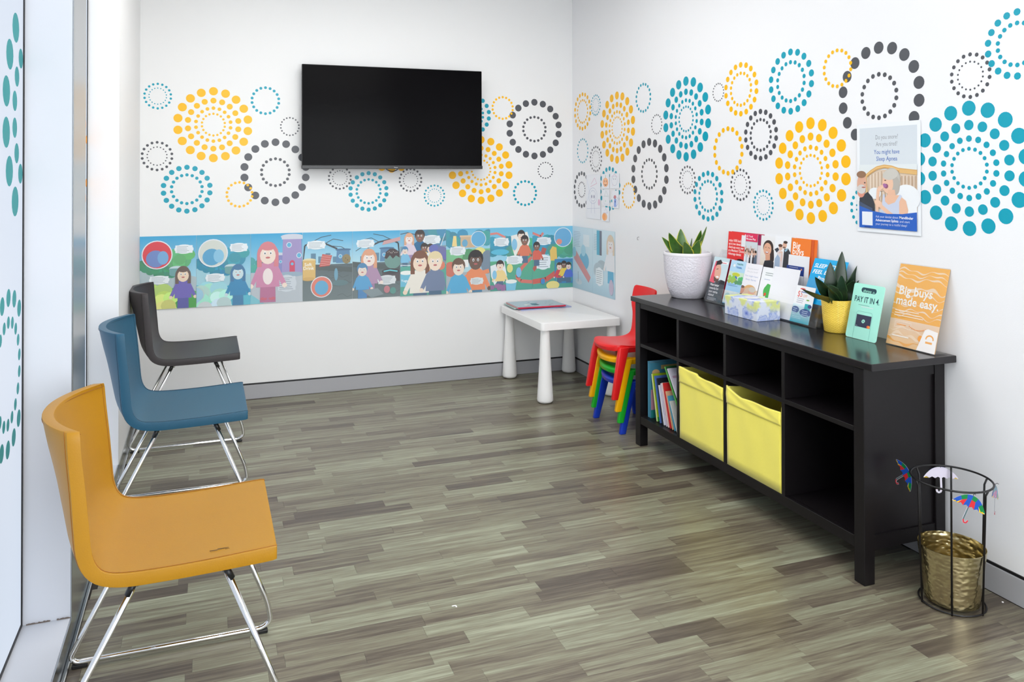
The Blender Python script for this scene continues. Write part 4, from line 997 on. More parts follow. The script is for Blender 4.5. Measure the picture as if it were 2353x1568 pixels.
# white dimpled pot
M_pot = bpy.data.materials.new('white_hammered_ceramic'); M_pot.use_nodes = True
nt = M_pot.node_tree; b = nt.nodes['Principled BSDF']; b.inputs['Base Color'].default_value = (*lin((226, 222, 230)), 1); b.inputs['Roughness'].default_value = .3
tc = nt.nodes.new('ShaderNodeTexCoord'); vo = nt.nodes.new('ShaderNodeTexVoronoi'); vo.feature = 'SMOOTH_F1'; vo.inputs['Scale'].default_value = 125
nt.links.new(tc.outputs['Object'], vo.inputs['Vector']); bp = nt.nodes.new('ShaderNodeBump'); bp.inputs['Strength'].default_value = .55; bp.inputs['Distance'].default_value = .004
nt.links.new(vo.outputs['Distance'], bp.inputs['Height']); nt.links.new(bp.outputs[0], b.inputs['Normal'])
pc = (2.291, 3.467, .7405)
pt = thing('potted_plant', 'snake plant with yellow edged leaves in a white dimpled pot on the console', 'plant', pc)
sharp(fin('pot', lathe([(.076, 0), (.082, .004), (.098, .04), (.110, .09), (.1165, .15), (.119, .205), (.119, .226), (.112, .226), (.110, .20), (.100, .19)], pc, 56), M_pot, pt), 50)
sharp(fin('rim_band', lathe([(.1195, .211), (.1205, .214), (.1205, .226), (.1180, .2285), (.1118, .2285), (.1110, .226), (.1195, .2109)], pc, 56), mat('white_glaze', (232, 229, 234), .25), pt), 60)
fin('soil', lathe([(.0, .192), (.101, .191), (.1085, .196), (.06, .2005), (.0, .201)], pc, 30), mat('dark_soil', (52, 38, 30), .95, bump=.6, bscale=90), pt)
M_leafA = leaf_mat('yellow_edged_leaf', (62, 104, 36), (206, 204, 70))
def px_leaf(base, mid, tip, plane, wd, fold=.25, tw=0, axis=1):
    pts = [at(*base, axis, plane), at(*mid, axis, plane), at(*tip, axis, plane)]
    return (pts, wd, fold, tw)
def shift(p, d): return Vector(p)+Vector(d)
def leaf_to(base, tippx, plane, bend, wd, fold=.25, tw=0):
    T = at(*tippx, 1, plane); Bv = Vector(base); M = Bv.lerp(T, .5)+Vector(bend)
    return ([Bv, Bv.lerp(M, .5)+Vector((0, 0, .005)), M, T], wd, fold, tw)
bz = pc[2]+.19; B0 = (pc[0], pc[1], bz)
plant(pt, [
    leaf_to((pc[0]-.01, pc[1]-.01, bz), (1521, 545), 3.44, (-.01, 0, -.006), .050, .2, 10),
    leaf_to((pc[0]-.01, pc[1]-.015, bz), (1537, 535), 3.42, (-.015, 0, .0), .066, .3, -20),
    leaf_to((pc[0]+.00, pc[1]+.01, bz), (1564, 526), 3.50, (-.012, 0, .004), .072, .2, 5),
    leaf_to((pc[0]+.01, pc[1]-.02, bz), (1611, 529), 3.44, (.004, 0, .004), .058, .2, 25),
    leaf_to((pc[0]+.015, pc[1]+.0, bz), (1624, 521), 3.42, (.006, 0, .0), .040, .3, 40),
    leaf_to((pc[0]-.00, pc[1]-.03, bz), (1606, 552), 3.38, (.01, 0, .006), .060, .3, -15),
    leaf_to((pc[0]-.01, pc[1]-.03, bz), (1572, 556), 3.38, (-.005, 0, .01), .064, .3, 15),
    leaf_to((pc[0]+.0, pc[1]-.0, bz), (1590, 548), 3.45, (.0, 0, .006), .04, .3, 60),
], M_leafA)
# yellow chevron pot
def chev_mat():
    m = bpy.data.materials.new('yellow_chevron_ceramic'); m.use_nodes = True; nt = m.node_tree; b = nt.nodes['Principled BSDF']; L = nt.links.new; N = nt.nodes.new
    b.inputs['Base Color'].default_value = (*lin((252, 214, 84)), 1); b.inputs['Roughness'].default_value = .35
    tc = N('ShaderNodeTexCoord'); s = N('ShaderNodeSeparateXYZ'); L(tc.outputs['Object'], s.inputs[0])
    an = N('ShaderNodeMath'); an.operation = 'ARCTAN2'; L(s.outputs['Y'], an.inputs[0]); L(s.outputs['X'], an.inputs[1])
    pp = N('ShaderNodeMath'); pp.operation = 'PINGPONG'; pp.inputs[1].default_value = .13; L(an.outputs[0], pp.inputs[0])
    ad = N('ShaderNodeMath'); ad.operation = 'MULTIPLY_ADD'; ad.inputs[1].default_value = .045; L(pp.outputs[0], ad.inputs[0]); L(s.outputs['Z'], ad.inputs[2])
    sn = N('ShaderNodeMath'); sn.operation = 'MULTIPLY'; sn.inputs[1].default_value = 900; L(ad.outputs[0], sn.inputs[0])
    si = N('ShaderNodeMath'); si.operation = 'SINE'; L(sn.outputs[0], si.inputs[0])
    bp = N('ShaderNodeBump'); bp.inputs['Strength'].default_value = .35; bp.inputs['Distance'].default_value = .0012; L(si.outputs[0], bp.inputs['Height']); L(bp.outputs[0], b.inputs['Normal'])
    return m
qc = (2.339, 2.499, .7405)
qt = thing('potted_plant', 'dark green leafy plant in a yellow chevron pot on the console', 'plant', qc)
sharp(fin('pot', lathe([(.046, 0), (.049, .003), (.054, .05), (.0595, .125), (.060, .128), (.056, .128), (.055, .12), (.050, .11)], qc, 48), chev_mat(), qt), 50)
fin('soil', lathe([(.0, .110), (.0498, .1105), (.0545, .118), (.0, .121)], qc, 24), mat('dark_soil', (52, 38, 30), .95), qt)
M_leafB = leaf_mat('dark_green_leaf', (22, 44, 24), (36, 66, 30))
qz = qc[2]+.112
def ql(tip, plane, bend, wd, fold=.25, tw=0, off=(0, 0)): return leaf_to((qc[0]+off[0], qc[1]+off[1], qz), tip, plane, bend, wd*1.3, fold, tw)
plant(qt, [
    ql((1935, 578), 2.50, (.0, 0, .0), .048, .2, 0), ql((1978, 600), 2.47, (.012, 0, .0), .046, .2, 15, (.01, 0)),
    ql((1990, 634), 2.46, (.008, 0, .008), .040, .3, 20, (.012, -.01)), ql((1873, 637), 2.42, (-.012, 0, .008), .036, .3, -25, (-.012, -.01)),
    ql((1843, 665), 2.40, (-.01, 0, .004), .020, .3, -35, (-.018, -.012)), ql((1908, 603), 2.50, (-.010, 0, .0), .046, .2, -10, (-.01, 0)),
    ql((1933, 632), 2.45, (.0, 0, .004), .040, .3, 0, (0, -.015)), ql((1903, 655), 2.44, (-.008, 0, .01), .046, .3, 10, (-.01, -.015)),
    ql((1962, 645), 2.44, (.008, 0, .008), .042, .3, -20, (.01, -.012)), ql((1920, 622), 2.52, (-.004, 0, .0), .044, .2, 30, (0, .01)),
], M_leafB)

# ------------------------------------------------------------------ leaflet rack and leaflets
LEAN = R(15.5)
def lean_at(px, py, xb, zb, lean=LEAN):
    """point on the leaning plane through (xb, zb)"""
    d = fw + rt*((px-CAM_CX)/CAM_F) - up*((py-CAM_CY)/CAM_F); o = Vector((0, 0, CAM_H))
    n = Vector((math.cos(lean), 0, -math.sin(lean))); t = (Vector((xb, 0, zb))-o).dot(n)/d.dot(n); return o+d*t
UPLEAN = R(5.0)
def leaflet(name, tl, br, xb, zb, m, fn, lab, bg=(245, 246, 248), cat='leaflet', grp='leaflets in the clear rack', lean=None, t=.0006, tail=None):
    """sheet with its visible area tl..br on a leaning plane; tail = hidden length below"""
    upper = UPX-.006 < xb < UPX+.007
    if lean is None: lean = UPLEAN if upper else LEAN
    if tail is None: tail = .04 if upper else 0
    A = lean_at(*tl, xb, zb, lean); B = lean_at(*br, xb, zb, lean); w = A.y-B.y
    h = (A.z-B.z)/math.cos(lean)
    a = Art(w, h+tail, bg, t); n0 = len(a.V); H = a.h; a.h = h; fn(a, w, h); a.h = H
    a.V[n0:] = [(x, y, z+tail if z > 1e-6 else z) for x, y, z in a.V[n0:]]
    x = xb + (B.z-zb)*math.tan(lean)
    o = a.make(name, m, (x-tail*math.sin(lean), A.y, B.z-tail*math.cos(lean)), (-lean, 0, R(-90)))
    return tag(o, lab, cat, grp)
xf = 2.300; zf = .745
rk = thing('leaflet_rack', 'clear acrylic two tier leaflet rack on the console', 'leaflet holder', (xf, 2.95, .7405))
def slab(y0, y1, x0, z0, L, th, lean=LEAN):
    """leaning acrylic slab"""
    b = box(0, th, y0, y1, 0, L); join_m = Matrix.Translation((x0, 0, z0)) @ Matrix.Rotation(lean, 4, 'Y')
    bmesh.ops.transform(b, matrix=join_m, verts=b.verts); return b
YA, YZ = 3.330, 2.566
fin('front_plate', slab(YZ, YA, xf-.008, .742, .075, .0025), M_acryl, rk)
fin('floor_plate', box(xf-.006, 2.405, YZ, YA, .7406, .7426), M_acryl, rk)
fin('back_plate', slab(YZ, YA, 2.384, .744, .245, .002, UPLEAN), M_acryl, rk)
fin('middle_plate', slab(YZ, YA, xf+.0125, .744, .190, .002), M_acryl, rk)
for yy in (YA-.003, YZ):
    b = bmesh.new(); pr = [(xf-.008, .7435), (2.404, .7435), (2.404, .99), (2.398, .99), (xf+.014, .815)]
    A_ = [b.verts.new((x, yy, z)) for x, z in pr]; B_ = [b.verts.new((x, yy+.003, z)) for x, z in pr]; n = len(pr)
    b.faces.new(A_); b.faces.new(B_[::-1])
    for k in range(n): b.faces.new((A_[k], B_[k], B_[(k+1) % n], A_[(k+1) % n]))
    fin('end_plate', b, M_acryl, rk)
LOWX, UPX = xf+.002, 2.3765      # lower / upper tier planes at zf
def L_man(a, w, h):
    a.rect(0, h*.45, w, h*.55, (214, 226, 232), (196, 220, 228)); a.poly([(0, h*.4), (w*.15, h*.9), (w*.42, h*.93), (w*.35, h*.4)], (232, 92, 112))
    a.rect(w*.3, h*.86, w*.65, .012, (246, 246, 248)); a.rect(w*.45, h*.873, w*.4, .003, (220, 60, 80))
    a.poly([(0, 0), (w, 0), (w, h*.44), (w*.7, h*.5), (w*.3, h*.4), (0, h*.42)], (70, 76, 84))
    a.ell(w*.42, h*.66, w*.20, h*.20, (226, 172, 150), 20, 8); a.poly([(w*.2, h*.78), (w*.22, h*.9), (w*.45, h*.95), (w*.6, h*.88), (w*.5, h*.84), (w*.3, h*.82)], (42, 32, 32)); a.poly([(w*.22, h*.56), (w*.3, h*.44), (w*.55, h*.42), (w*.6, h*.52), (w*.45, h*.5)], (96, 72, 64))
    a.ell(w*.46, h*.55, w*.09, h*.02, (250, 250, 250), 12); a.line([(w*.3, h*.72), (w*.42, h*.735)], .003, (50, 38, 36)); a.poly([(w*.62, h*.4), (w*.75, h*.5), (w, h*.48), (w, h*.4)], (34, 36, 44))
    for i, s in enumerate(('Want better', 'rewards for', 'your extras', 'claims?')): a.text(s, w*.12, h*.335-i*.0165, .017, (250, 250, 250), .03, width=w*(.58 if i < 3 else .38))
    a.lines(w*.12, h*.06, w*.6, 3, .0055, .002, (200, 204, 208))
def L_town(a, w, h):
    a.rect(0, 0, w, h, (150, 200, 236), (186, 220, 242)); a.rect(0, h*.50, w, h*.24, (205, 228, 205)); a.ell(w*.5, h*.68, w*.26, h*.045, (202, 206, 60)); a.ell(w*.5, h*.6, w*.12, h*.05, (70, 110, 190)); a.rect(0, h*.5, w, h*.035, (60, 140, 90))
    bush(a, w*.3, h*.56, .4, (150, 190, 90), 7, 3); bush(a, w*.75, h*.56, .4, (90, 170, 110), 7, 5)
    a.ell(w*.28, h*.88, w*.08, h*.035, (240, 246, 250)); a.text('TOOTH', w*.42, h*.905, .011, (60, 150, 140), .03, width=w*.4); a.text('TOWN', w*.42, h*.825, .012, (40, 130, 200), .04, width=w*.36)
    a.rect(0, h*.02, w, h*.28, (222, 232, 232)); a.ell(w*.25, h*.15, w*.2, h*.1, (170, 210, 210)); a.ell(w*.6, h*.12, w*.12, h*.06, (200, 190, 160)); a.lines(w*.1, h*.45, w*.7, 2, .006, .002, (110, 160, 210))
def L_apn(a, w, h):
    a.text('Do you snore?', w*.5, h*.87, .010, (196, 198, 206), 0, 'CENTER', w*.6); a.text('Are you tired?', w*.5, h*.80, .010, (196, 198, 206), 0, 'CENTER', w*.6)
    a.text('You might have', w*.5, h*.70, .010, (150, 165, 205), 0, 'CENTER', w*.74); a.text('Sleep Apnea', w*.5, h*.62, .010, (150, 165, 205), 0, 'CENTER', w*.6)
    a.rect(0, 0, w, h*.42, (224, 200, 182)); a.ell(w*.55, h*.40, w*.35, h*.12, (226, 178, 120)); a.ell(w*.55, h*.36, w*.3, h*.1, (214, 186, 164)); a.rect(0, h*.02, w, h*.3, (222, 196, 180))
    a.ell(w*.14, h*.38, w*.13, h*.085, (206, 150, 128)); a.ell(w*.13, h*.45, w*.12, h*.03, (120, 90, 76)); a.poly([(0, 0), (w*.35, 0), (w*.32, h*.24), (w*.15, h*.3), (0, h*.28)], (88, 78, 84))
    a.ell(w*.68, h*.36, w*.17, h*.095, (224, 172, 150)); a.ell(w*.7, h*.42, w*.19, h*.06, (206, 200, 192)); a.poly([(w*.4, 0), (w, 0), (w*.95, h*.22), (w*.6, h*.26), (w*.45, h*.18)], (232, 196, 176))
def L_green(a, w, h):
    a.lines(w*.22, h*.87, w*.7, 2, .009, .0035, (160, 170, 172)); a.lines(w*.22, h*.73, w*.4, 1, .006, .003, (185, 192, 215))
    a.poly([(w*(x*.95-.10), h*(z*.75+.22)) for x, z in ((.62, .58), (.98, .54), (.98, .12), (.7, .02), (.62, .22), (.5, .2), (.44, .3), (.42, .38), (.46, .45))], (74, 176, 82)); a.ell(w*.45, h*.42, w*.07, h*.035, (226, 80, 44)); a.ell(w*.65, h*.30, w*.04, h*.02, (226, 80, 44))
def L_blank(a, w, h): a.line([(0, h*.42), (w, h*.40)], .0006, (228, 228, 232))
def L_five(a, w, h):
    a.rect(0, 0, w, h*.5, (26, 170, 190), (225, 240, 246)); a.text('$5', w*.12, h*.70, .036, (226, 92, 84), 0, width=w*.25); a.text('OFF', w*.42, h*.70, .017, (240, 160, 110), 0, width=w*.22)
    a.ell(w*.35, h*.92, w*.14, h*.022, (226, 84, 80)); a.lines(w*.3, h*.82, w*.5, 1, .004, .005, (130, 150, 190)); a.ell(w*.72, h*.64, w*.08, h*.018, (110, 180, 60)); a.lines(w*.15, h*.64, w*.4, 3, .008, .003, (190, 190, 205))
    a.rect(w*.62, h*.36, w*.3, h*.18, (50, 180, 190)); a.ell(w*.88, h*.48, w*.1, h*.05, (60, 70, 130)); a.ell(w*.72, h*.30, w*.30, h*.10, (46, 82, 150)); a.ell(w*.18, h*.34, w*.2, h*.09, (46, 82, 150)); a.lines(w*.55, h*.33, w*.35, 4, .008, .0028, (190, 210, 235)); a.lines(w*.06, h*.36, w*.22, 4, .008, .0028, (190, 210, 235)); a.lines(w*.06, h*.15, w*.5, 2, .006, .002, (190, 230, 235))
def L_red(a, w, h):
    a.rect(0, 0, w, h, (232, 42, 48), (238, 52, 50))
    for i, (s, k) in enumerate((('enjoy 100% back on', .86), ('up to two dental', .7), ('check-ups every year', .9), ("at a Members' Choice", .92), ('Advantage dentist', .78))): a.text(s, w*.06, h*.66-i*h*.115, .017, (255, 240, 238), .02, width=w*k*.93)
    a.ell(w*.75, h*.0, w*.22, h*.1, (44, 26, 30)); a.lines(w*.07, h*.03, w*.5, 1, .01, .003, (250, 190, 190))
def L_pink(a, w, h):
    a.rect(0, 0, w, h*.72, (200, 204, 208), (214, 222, 228)); rr = random.Random(4)
    for i in range(7):
        x = w*(.12+.13*i); z = h*(.22+.12*rr.random()); c = rr.choice([(240, 240, 244), (96, 110, 130), (60, 56, 64), (200, 210, 220)])
        a.poly([(x-.011, 0), (x+.011, 0), (x+.009, z), (x-.009, z)], c); a.ell(x, z+.010, .008, .010, (224, 178, 156)); a.ell(x, z+.016, .008, .006, (60, 44, 40)); a.line([(x-.006, z-.01), (x-.012, z+.032)], .005, (226, 184, 164))
    a.rect(0, h*.72, w, h*.28, (226, 40, 92)); a.rect(0, h*.80, w*.0+.006, .02, (250, 240, 244)); a.text('GC Tooth', w*.12, h*.87, .013, (255, 245, 248), .02, width=w*.5); a.text('Mousse Plus', w*.12, h*.775, .013, (255, 245, 248), .02, width=w*.72)
def L_woman(a, w, h):
    a.rect(0, 0, w, h, (226, 208, 186), (240, 240, 242)); a.text('\u00b7 \u00b7 \u00b7', w*.2, h*.9, .01, (225, 170, 190), 0)
    a.ell(w*.46, h*.62, w*.31, h*.24, (56, 38, 34), 24); a.poly([(w*.55, h*.8), (w*.8, h*.55), (w*.86, h*.25), (w*.75, h*.1), (w*.55, h*.15)], (52, 36, 32)); a.ell(w*.42, h*.56, w*.24, h*.21, (232, 176, 146), 24)
    a.poly([(w*.32, h*.38), (w*.6, h*.4), (w*.62, h*.2), (w*.35, h*.18)], (222, 164, 134)); a.ell(w*.40, h*.455, w*.10, h*.035, (150, 60, 60), 16); a.ell(w*.40, h*.463, w*.085, h*.02, (250, 250, 250), 14)
    a.line([(w*.28, h*.61), (w*.36, h*.625)], .002, (50, 34, 30)); a.line([(w*.46, h*.62), (w*.56, h*.6)], .002, (50, 34, 30)); a.line([(w*.4, h*.58), (w*.385, h*.52), (w*.42, h*.51)], .0015, (200, 140, 116))
    a.poly([(w*.1, 0), (w*.95, 0), (w*.9, h*.16), (w*.62, h*.22), (w*.3, h*.18)], (44, 44, 50))
def L_couple(a, w, h):
    a.rect(0, 0, w, h, (232, 234, 238), (244, 245, 248)); a.poly([(w*.55, 0), (w*.95, 0), (w, h*.5), (w*.85, h*.62), (w*.6, h*.6)], (50, 52, 58)); a.ell(w*.62, h*.72, w*.13, h*.10, (226, 178, 154)); a.ell(w*.66, h*.81, w*.13, h*.045, (64, 50, 44)); a.ell(w*.6, h*.64, w*.1, h*.03, (130, 100, 84))
    a.poly([(w*.62, h*.56), (w*.85, h*.64), (w*.8, h*.56), (w*.68, h*.5)], (150, 190, 210))
    a.poly([(w*.05, 0), (w*.55, 0), (w*.56, h*.4), (w*.4, h*.55), (w*.2, h*.5)], (226, 214, 214)); a.poly([(w*.05, 0), (w*.4, 0), (w*.38, h*.3), (w*.22, h*.4), (w*.06, h*.25)], (160, 180, 205)); a.ell(w*.38, h*.62, w*.12, h*.085, (232, 190, 168)); a.ell(w*.36, h*.69, w*.13, h*.05, (92, 62, 50)); a.poly([(0, h*.55), (w*.2, h*.62), (w*.3, h*.55), (w*.15, h*.45)], (56, 60, 70)); a.line([(w*.3, h*.45), (w*.5, h*.5), (w*.46, h*.2)], .006, (232, 196, 178))
def L_big(a, w, h):
    a.rect(0, 0, w, h, (244, 120, 36), (246, 128, 40)); a.text('Big', w*.07, h*.70, .040, (255, 246, 240), .03, width=w*.38); a.text('buys', w*.07, h*.53, .038, (255, 246, 240), .03, width=w*.58); a.text('made', w*.07, h*.36, .038, (255, 246, 240), .03, width=w*.7)
def L_plain(c):
    return lambda a, w, h: None
def L_navy(a, w, h): a.lines(w*.15, h-.008, w*.6, 1, .01, .002, (200, 205, 220)); a.ell(w*.86, h-.012, .004, .004, (230, 150, 90)); a.rect(0, 0, w, h*.6, (238, 240, 244))
def L_sleep(a, w, h):
    a.rect(0, 0, w, h, (0, 164, 226), (20, 172, 232)); a.text('SLEEP BETTER', w*.05, h*.80, .024, (255, 255, 255), .02, width=w*.90, shear=.25); a.text('FEEL BETTER', w*.05, h*.665, .024, (255, 255, 255), .02, width=w*.86, shear=.25); a.text('Program', w*.26, h*.53, .024, (255, 255, 255), .02, width=w*.46)
    a.lines(w*.45, h*.14, w*.4, 2, .008, .004, (120, 205, 240))
# upper tier, back to front
leaflet('leaflet', (1682, 531.5), (1753, 601), UPX+.0040, zf, PRINT, lambda a, w, h: a.rect(0, h*.6, w, h*.4, (190, 20, 66)), 'rearmost crimson topped leaflet copy, sticking out furthest right of the pink pile', (226, 214, 220))
leaflet('leaflet', (1680, 533), (1748.5, 601), UPX+.0030, zf, PRINT, lambda a, w, h: a.rect(0, h*.6, w, h*.4, (150, 20, 80)), 'dark magenta topped leaflet copy behind the front pink leaflet', (226, 214, 220))
leaflet('leaflet', (1674.6, 531.5), (1711, 604), UPX+.0018, zf, PRINT, L_red, 'red leaflet with white lettering at the left of the upper tier', (232, 42, 48))
leaflet('leaflet', (1713, 536), (1738, 604), UPX+.0004, zf, PRINT, L_pink, 'pink topped leaflet with people raising their hands', (214, 222, 228))
leaflet('leaflet', (1704.5, 540.5), (1713.8, 548.5), UPX-.0012, zf, PRINT, L_plain(0), 'small white label card between the red and the pink leaflet', (236, 236, 240))
leaflet('leaflet', (1756, 537), (1816, 612), UPX+.0050, zf, PRINT, L_plain(0), 'white leaflets standing behind the woman and the couple', (240, 241, 244))
leaflet('leaflet', (1750, 540.5), (1783, 616), UPX+.0018, zf, PRINT, L_woman, 'leaflet of a laughing dark haired woman in the upper tier', (240, 240, 242))
leaflet('leaflet', (1782, 541), (1814, 618), UPX+.0012, zf, PRINT, L_couple, 'leaflet of a hugging couple in the upper tier', (244, 245, 248))
leaflet('leaflet', (1829, 547), (1874, 630), UPX+.0050, zf, PRINT, L_plain(0), 'rearmost orange leaflet copy, furthest right', (240, 112, 30))
leaflet('leaflet', (1826, 548), (1866.5, 630), UPX+.0036, zf, PRINT, L_plain(0), 'darker orange leaflet copy in the middle of the orange pile', (214, 90, 30))
leaflet('leaflet', (1819.6, 546.5), (1859.4, 632), UPX+.0022, zf, PRINT, L_big, 'orange big buys leaflet at the right of the upper tier', (244, 120, 36))
leaflet('leaflet', (1812.7, 584.5), (1856, 660), UPX-.0022, zf, PRINT, L_plain(0), 'blank white card in front of the orange leaflet', (240, 240, 244))
leaflet('leaflet', (1808, 608.5), (1844, 668), UPX-.0042, zf, PRINT, L_navy, 'navy edged leaflet in front of the blank white card', (34, 62, 140))
leaflet('leaflet', (1873, 593), (1918, 709), 2.297, zf, PRINT, L_sleep, 'bright blue sleep better leaflet behind the dark green plant', (0, 164, 226), lean=R(22))
# lower tier
leaflet('leaflet', (1674, 596), (1668, 690), LOWX+.008, zf, PRINT, L_plain(0), 'dark red edged leaflet behind the laughing man', (150, 20, 44))
leaflet('leaflet', (1642.5, 589.5), (1655, 696), LOWX+.001, zf, PRINT, L_man, 'leaflet of a laughing man with red hair glow, leftmost in the lower tier', (214, 226, 232))
leaflet('leaflet', (1681.7, 597), (1693, 704), LOWX+.003, zf, PRINT, L_town, 'pale blue leaflet with a cartoon garden in the lower tier', (170, 212, 240))
leaflet('leaflet', (1713.5, 603.6), (1731, 712), LOWX+.004, zf, PRINT, L_apn, 'white leaflet asking about snoring behind the tissue box', (240, 238, 244))
leaflet('leaflet', (1754.5, 613), (1768, 726), LOWX+.004, zf, PRINT, L_green, 'white leaflet with a green head shape behind the tissue box', (240, 241, 244))
leaflet('leaflet', (1780.6, 612), (1815, 737), LOWX+.002, zf, PRINT, L_blank, 'large blank white sheet in the lower tier beside the tissue box', (238, 238, 243))
leaflet('leaflet', (1832, 655), (1857, 748), LOWX-.004, zf, PRINT, L_five, 'white and teal five dollars off leaflet at the front of the rack', (244, 245, 248))

# tissue box
tx = thing('tissue_box', 'blue floral tissue box with a pale yellow top on the console', 'tissue box', (2.235, 2.89, .7405))
def tis_mat():
    m = bpy.data.materials.new('floral_card'); m.use_nodes = True; nt = m.node_tree; b = nt.nodes['Principled BSDF']; L = nt.links.new; N = nt.nodes.new
    tc = N('ShaderNodeTexCoord'); vo = N('ShaderNodeTexVoronoi'); vo.inputs['Scale'].default_value = 17; L(tc.outputs['Object'], vo.inputs[0])
    n = N('ShaderNodeTexNoise'); n.inputs['Scale'].default_value = 34; n.inputs['Distortion'].default_value = 1.2; L(tc.outputs['Object'], n.inputs[0])
    s = N('ShaderNodeSeparateXYZ'); L(tc.outputs['Object'], s.inputs[0])
    a = N('ShaderNodeMath'); a.operation = 'MULTIPLY_ADD'; a.inputs[1].default_value = .55; L(n.outputs['Fac'], a.inputs[0]); L(vo.outputs['Distance'], a.inputs[2])
    cr = N('ShaderNodeValToRGB'); e = cr.color_ramp.elements; e[0].position = .30; e[0].color = (*lin((70, 84, 176)), 1); e[1].position = .86; e[1].color = (*lin((226, 232, 246)), 1)
    for p, c in ((.40, (128, 148, 222)), (.52, (176, 192, 238)), (.68, (206, 216, 244)), (.74, (150, 172, 228))):
        q = e.new(p); q.color = (*lin(c), 1)
    L(a.outputs[0], cr.inputs[0])
    g = N('ShaderNodeMapRange'); g.inputs['From Min'].default_value = .030; g.inputs['From Max'].default_value = .055; L(s.outputs['Z'], g.inputs[0])
    ny = N('ShaderNodeTexNoise'); ny.inputs['Scale'].default_value = 15; L(tc.outputs['Object'], ny.inputs[0])
    nr = N('ShaderNodeMapRange'); nr.inputs['From Min'].default_value = .47; nr.inputs['From Max'].default_value = .54; L(ny.outputs['Fac'], nr.inputs[0])
    g3 = N('ShaderNodeMath'); g3.operation = 'MULTIPLY'; L(g.outputs[0], g3.inputs[0]); L(nr.outputs[0], g3.inputs[1])
    mx = N('ShaderNodeMix'); mx.data_type = 'RGBA'; mx.inputs['B'].default_value = (*lin((226, 232, 150)), 1); L(g3.outputs[0], mx.inputs['Factor']); L(cr.outputs[0], mx.inputs['A']); L(mx.outputs['Result'], b.inputs['Base Color'])
    b.inputs['Roughness'].default_value = .4; return m
tbm = box(2.176, 2.296, 2.780, 3.000, .7405, .822, .001, 1)
fin('carton', tbm, tis_mat(), tx)
fin('opening_film', lathe([(.0, .0), (.034, .0), (.035, .0008), (.0, .0010)], (2.236, 2.89, .8224), 28), mat('clear_film_white', (225, 230, 240), .2), tx)

# mint card
def rcard(name, lab, y_l, xb, w, h, lean, bg, fn, m, rnd, cat, t=.0016):
    a = Art(w, h, bg, t, rnd); fn(a, w, h)
    return tag(a.make(name, m, (xb, y_l, .7412), (-lean, 0, R(-90))), lab, cat)
def A_mint(a, w, h):
    d = (28, 66, 78)
    a.rect(w*.33, h*.845, w*.36, .019, d); a.ell(w*.33, h*.845+.0095, .0095, .0095, d); a.ell(w*.69, h*.845+.0095, .0095, .0095, d); a.text('afterpay', w*.33, h*.855, .0145, (170, 240, 215), .01, width=w*.27)
    a.line([(w*.64, h*.86), (w*.70, h*.86), (w*.67, h*.885), (w*.64, h*.86)], .0012, (170, 240, 215))
    a.text('PAY IT IN 4.', w*.09, h*.665, .031, d, .012, width=w*.80); a.lines(w*.25, h*.61, w*.45, 1, .01, .0018, (130, 180, 170)); a.lines(w*.35, h*.58, w*.4, 1, .01, .0018, (240, 230, 235))
    o = (110, 180, 170); a.line([(w*.24, 0), (w*.24, h*.46), (w*.28, h*.5), (w*.72, h*.5), (w*.76, h*.46), (w*.76, 0)], .0009, o)
    a.rect(w*.26, h*.22, w*.48, h*.22, (50, 54, 78)); k = (168, 232, 212)
    a.line([(w*.455, h*.335), (w*.50, h*.30), (w*.545, h*.335), (w*.52, h*.355)], .0045, k); a.line([(w*.545, h*.325), (w*.50, h*.36), (w*.455, h*.325), (w*.48, h*.305)], .0045, k)
    a.ell(w*.67, h*.245, .0055, .0055, (235, 90, 60)); a.ell(w*.705, h*.245, .0055, .0055, (245, 150, 60)); a.lines(w*.28, h*.235, w*.06, 1, .01, .0012, (200, 205, 220))
rcard('card_sign', 'mint green pay it in four card with rounded corners on the console', 2.418, 2.301, .148, .208, R(13.4), (172, 240, 221), A_mint, PRINT, .009, 'sign')
# orange sign in acrylic
og = thing('sign_holder', 'pale orange big buys made easy sign in a clear stand at the console end', 'sign', (2.335, 2.26, .7412), (-R(14.4), 0, R(-90)))
a = Art(.208, .296, (255, 192, 92), .0008); w, h = .208, .296; rr = random.Random(2)
a.rect(0, 0, w, h*.32, (248, 200, 140), (246, 214, 184)); a.rect(0, h*.32, w, h*.68, (255, 184, 84), (255, 188, 92))
def wavy(z, th, c, ph): 
    P = [(w*i/24, z+.006*math.sin(i*.42+ph)+.004*math.sin(i*.9+ph*2)) for i in range(25)]; Q = [(x, q+th*(.6+.4*math.sin(i*.7+ph))) for i, (x, q) in enumerate(P)]
    a.poly(P+Q[::-1], c)
for z, th, ph in ((.272, .006, 0), (.258, .005, .4), (.243, .007, .9), (.205, .014, 1.6), (.186, .006, 2.0), (.150, .005, 2.6), (.128, .006, 3.0), (.112, .004, 3.5), (.060, .008, 4.2), (.036, .012, 5.0)): wavy(z, th, (252, 222, 190), ph)
wavy(.012, .010, (250, 178, 88), 1.0)
a.text('Big buys', w*.07, h*.625, .046, (255, 250, 244), .03, width=w*.68); a.text('made easy.', w*.05, h*.50, .044, (255, 250, 244), .03, width=w*.86)
for i in range(3): a.lines(w*.07, h*.42-i*.0, w*.6, 3, .009, .003, (254, 232, 208))
a.line([(w*.12, h*.29), (w*.45, h*.29), (w*.45, h*.22), (w*.12, h*.22), (w*.12, h*.29)], .0012, (255, 240, 225)); a.lines(w*.16, h*.25, w*.22, 1, .01, .003, (252, 170, 90)); a.lines(w*.1, h*.11, w*.4, 1, .008, .004, (255, 244, 232))
for i in range(12): a.ell(w*(.42+.03*i), h*(.255-.03*math.sin(i*.28)), .0022, .0022, (240, 150, 70), 8)
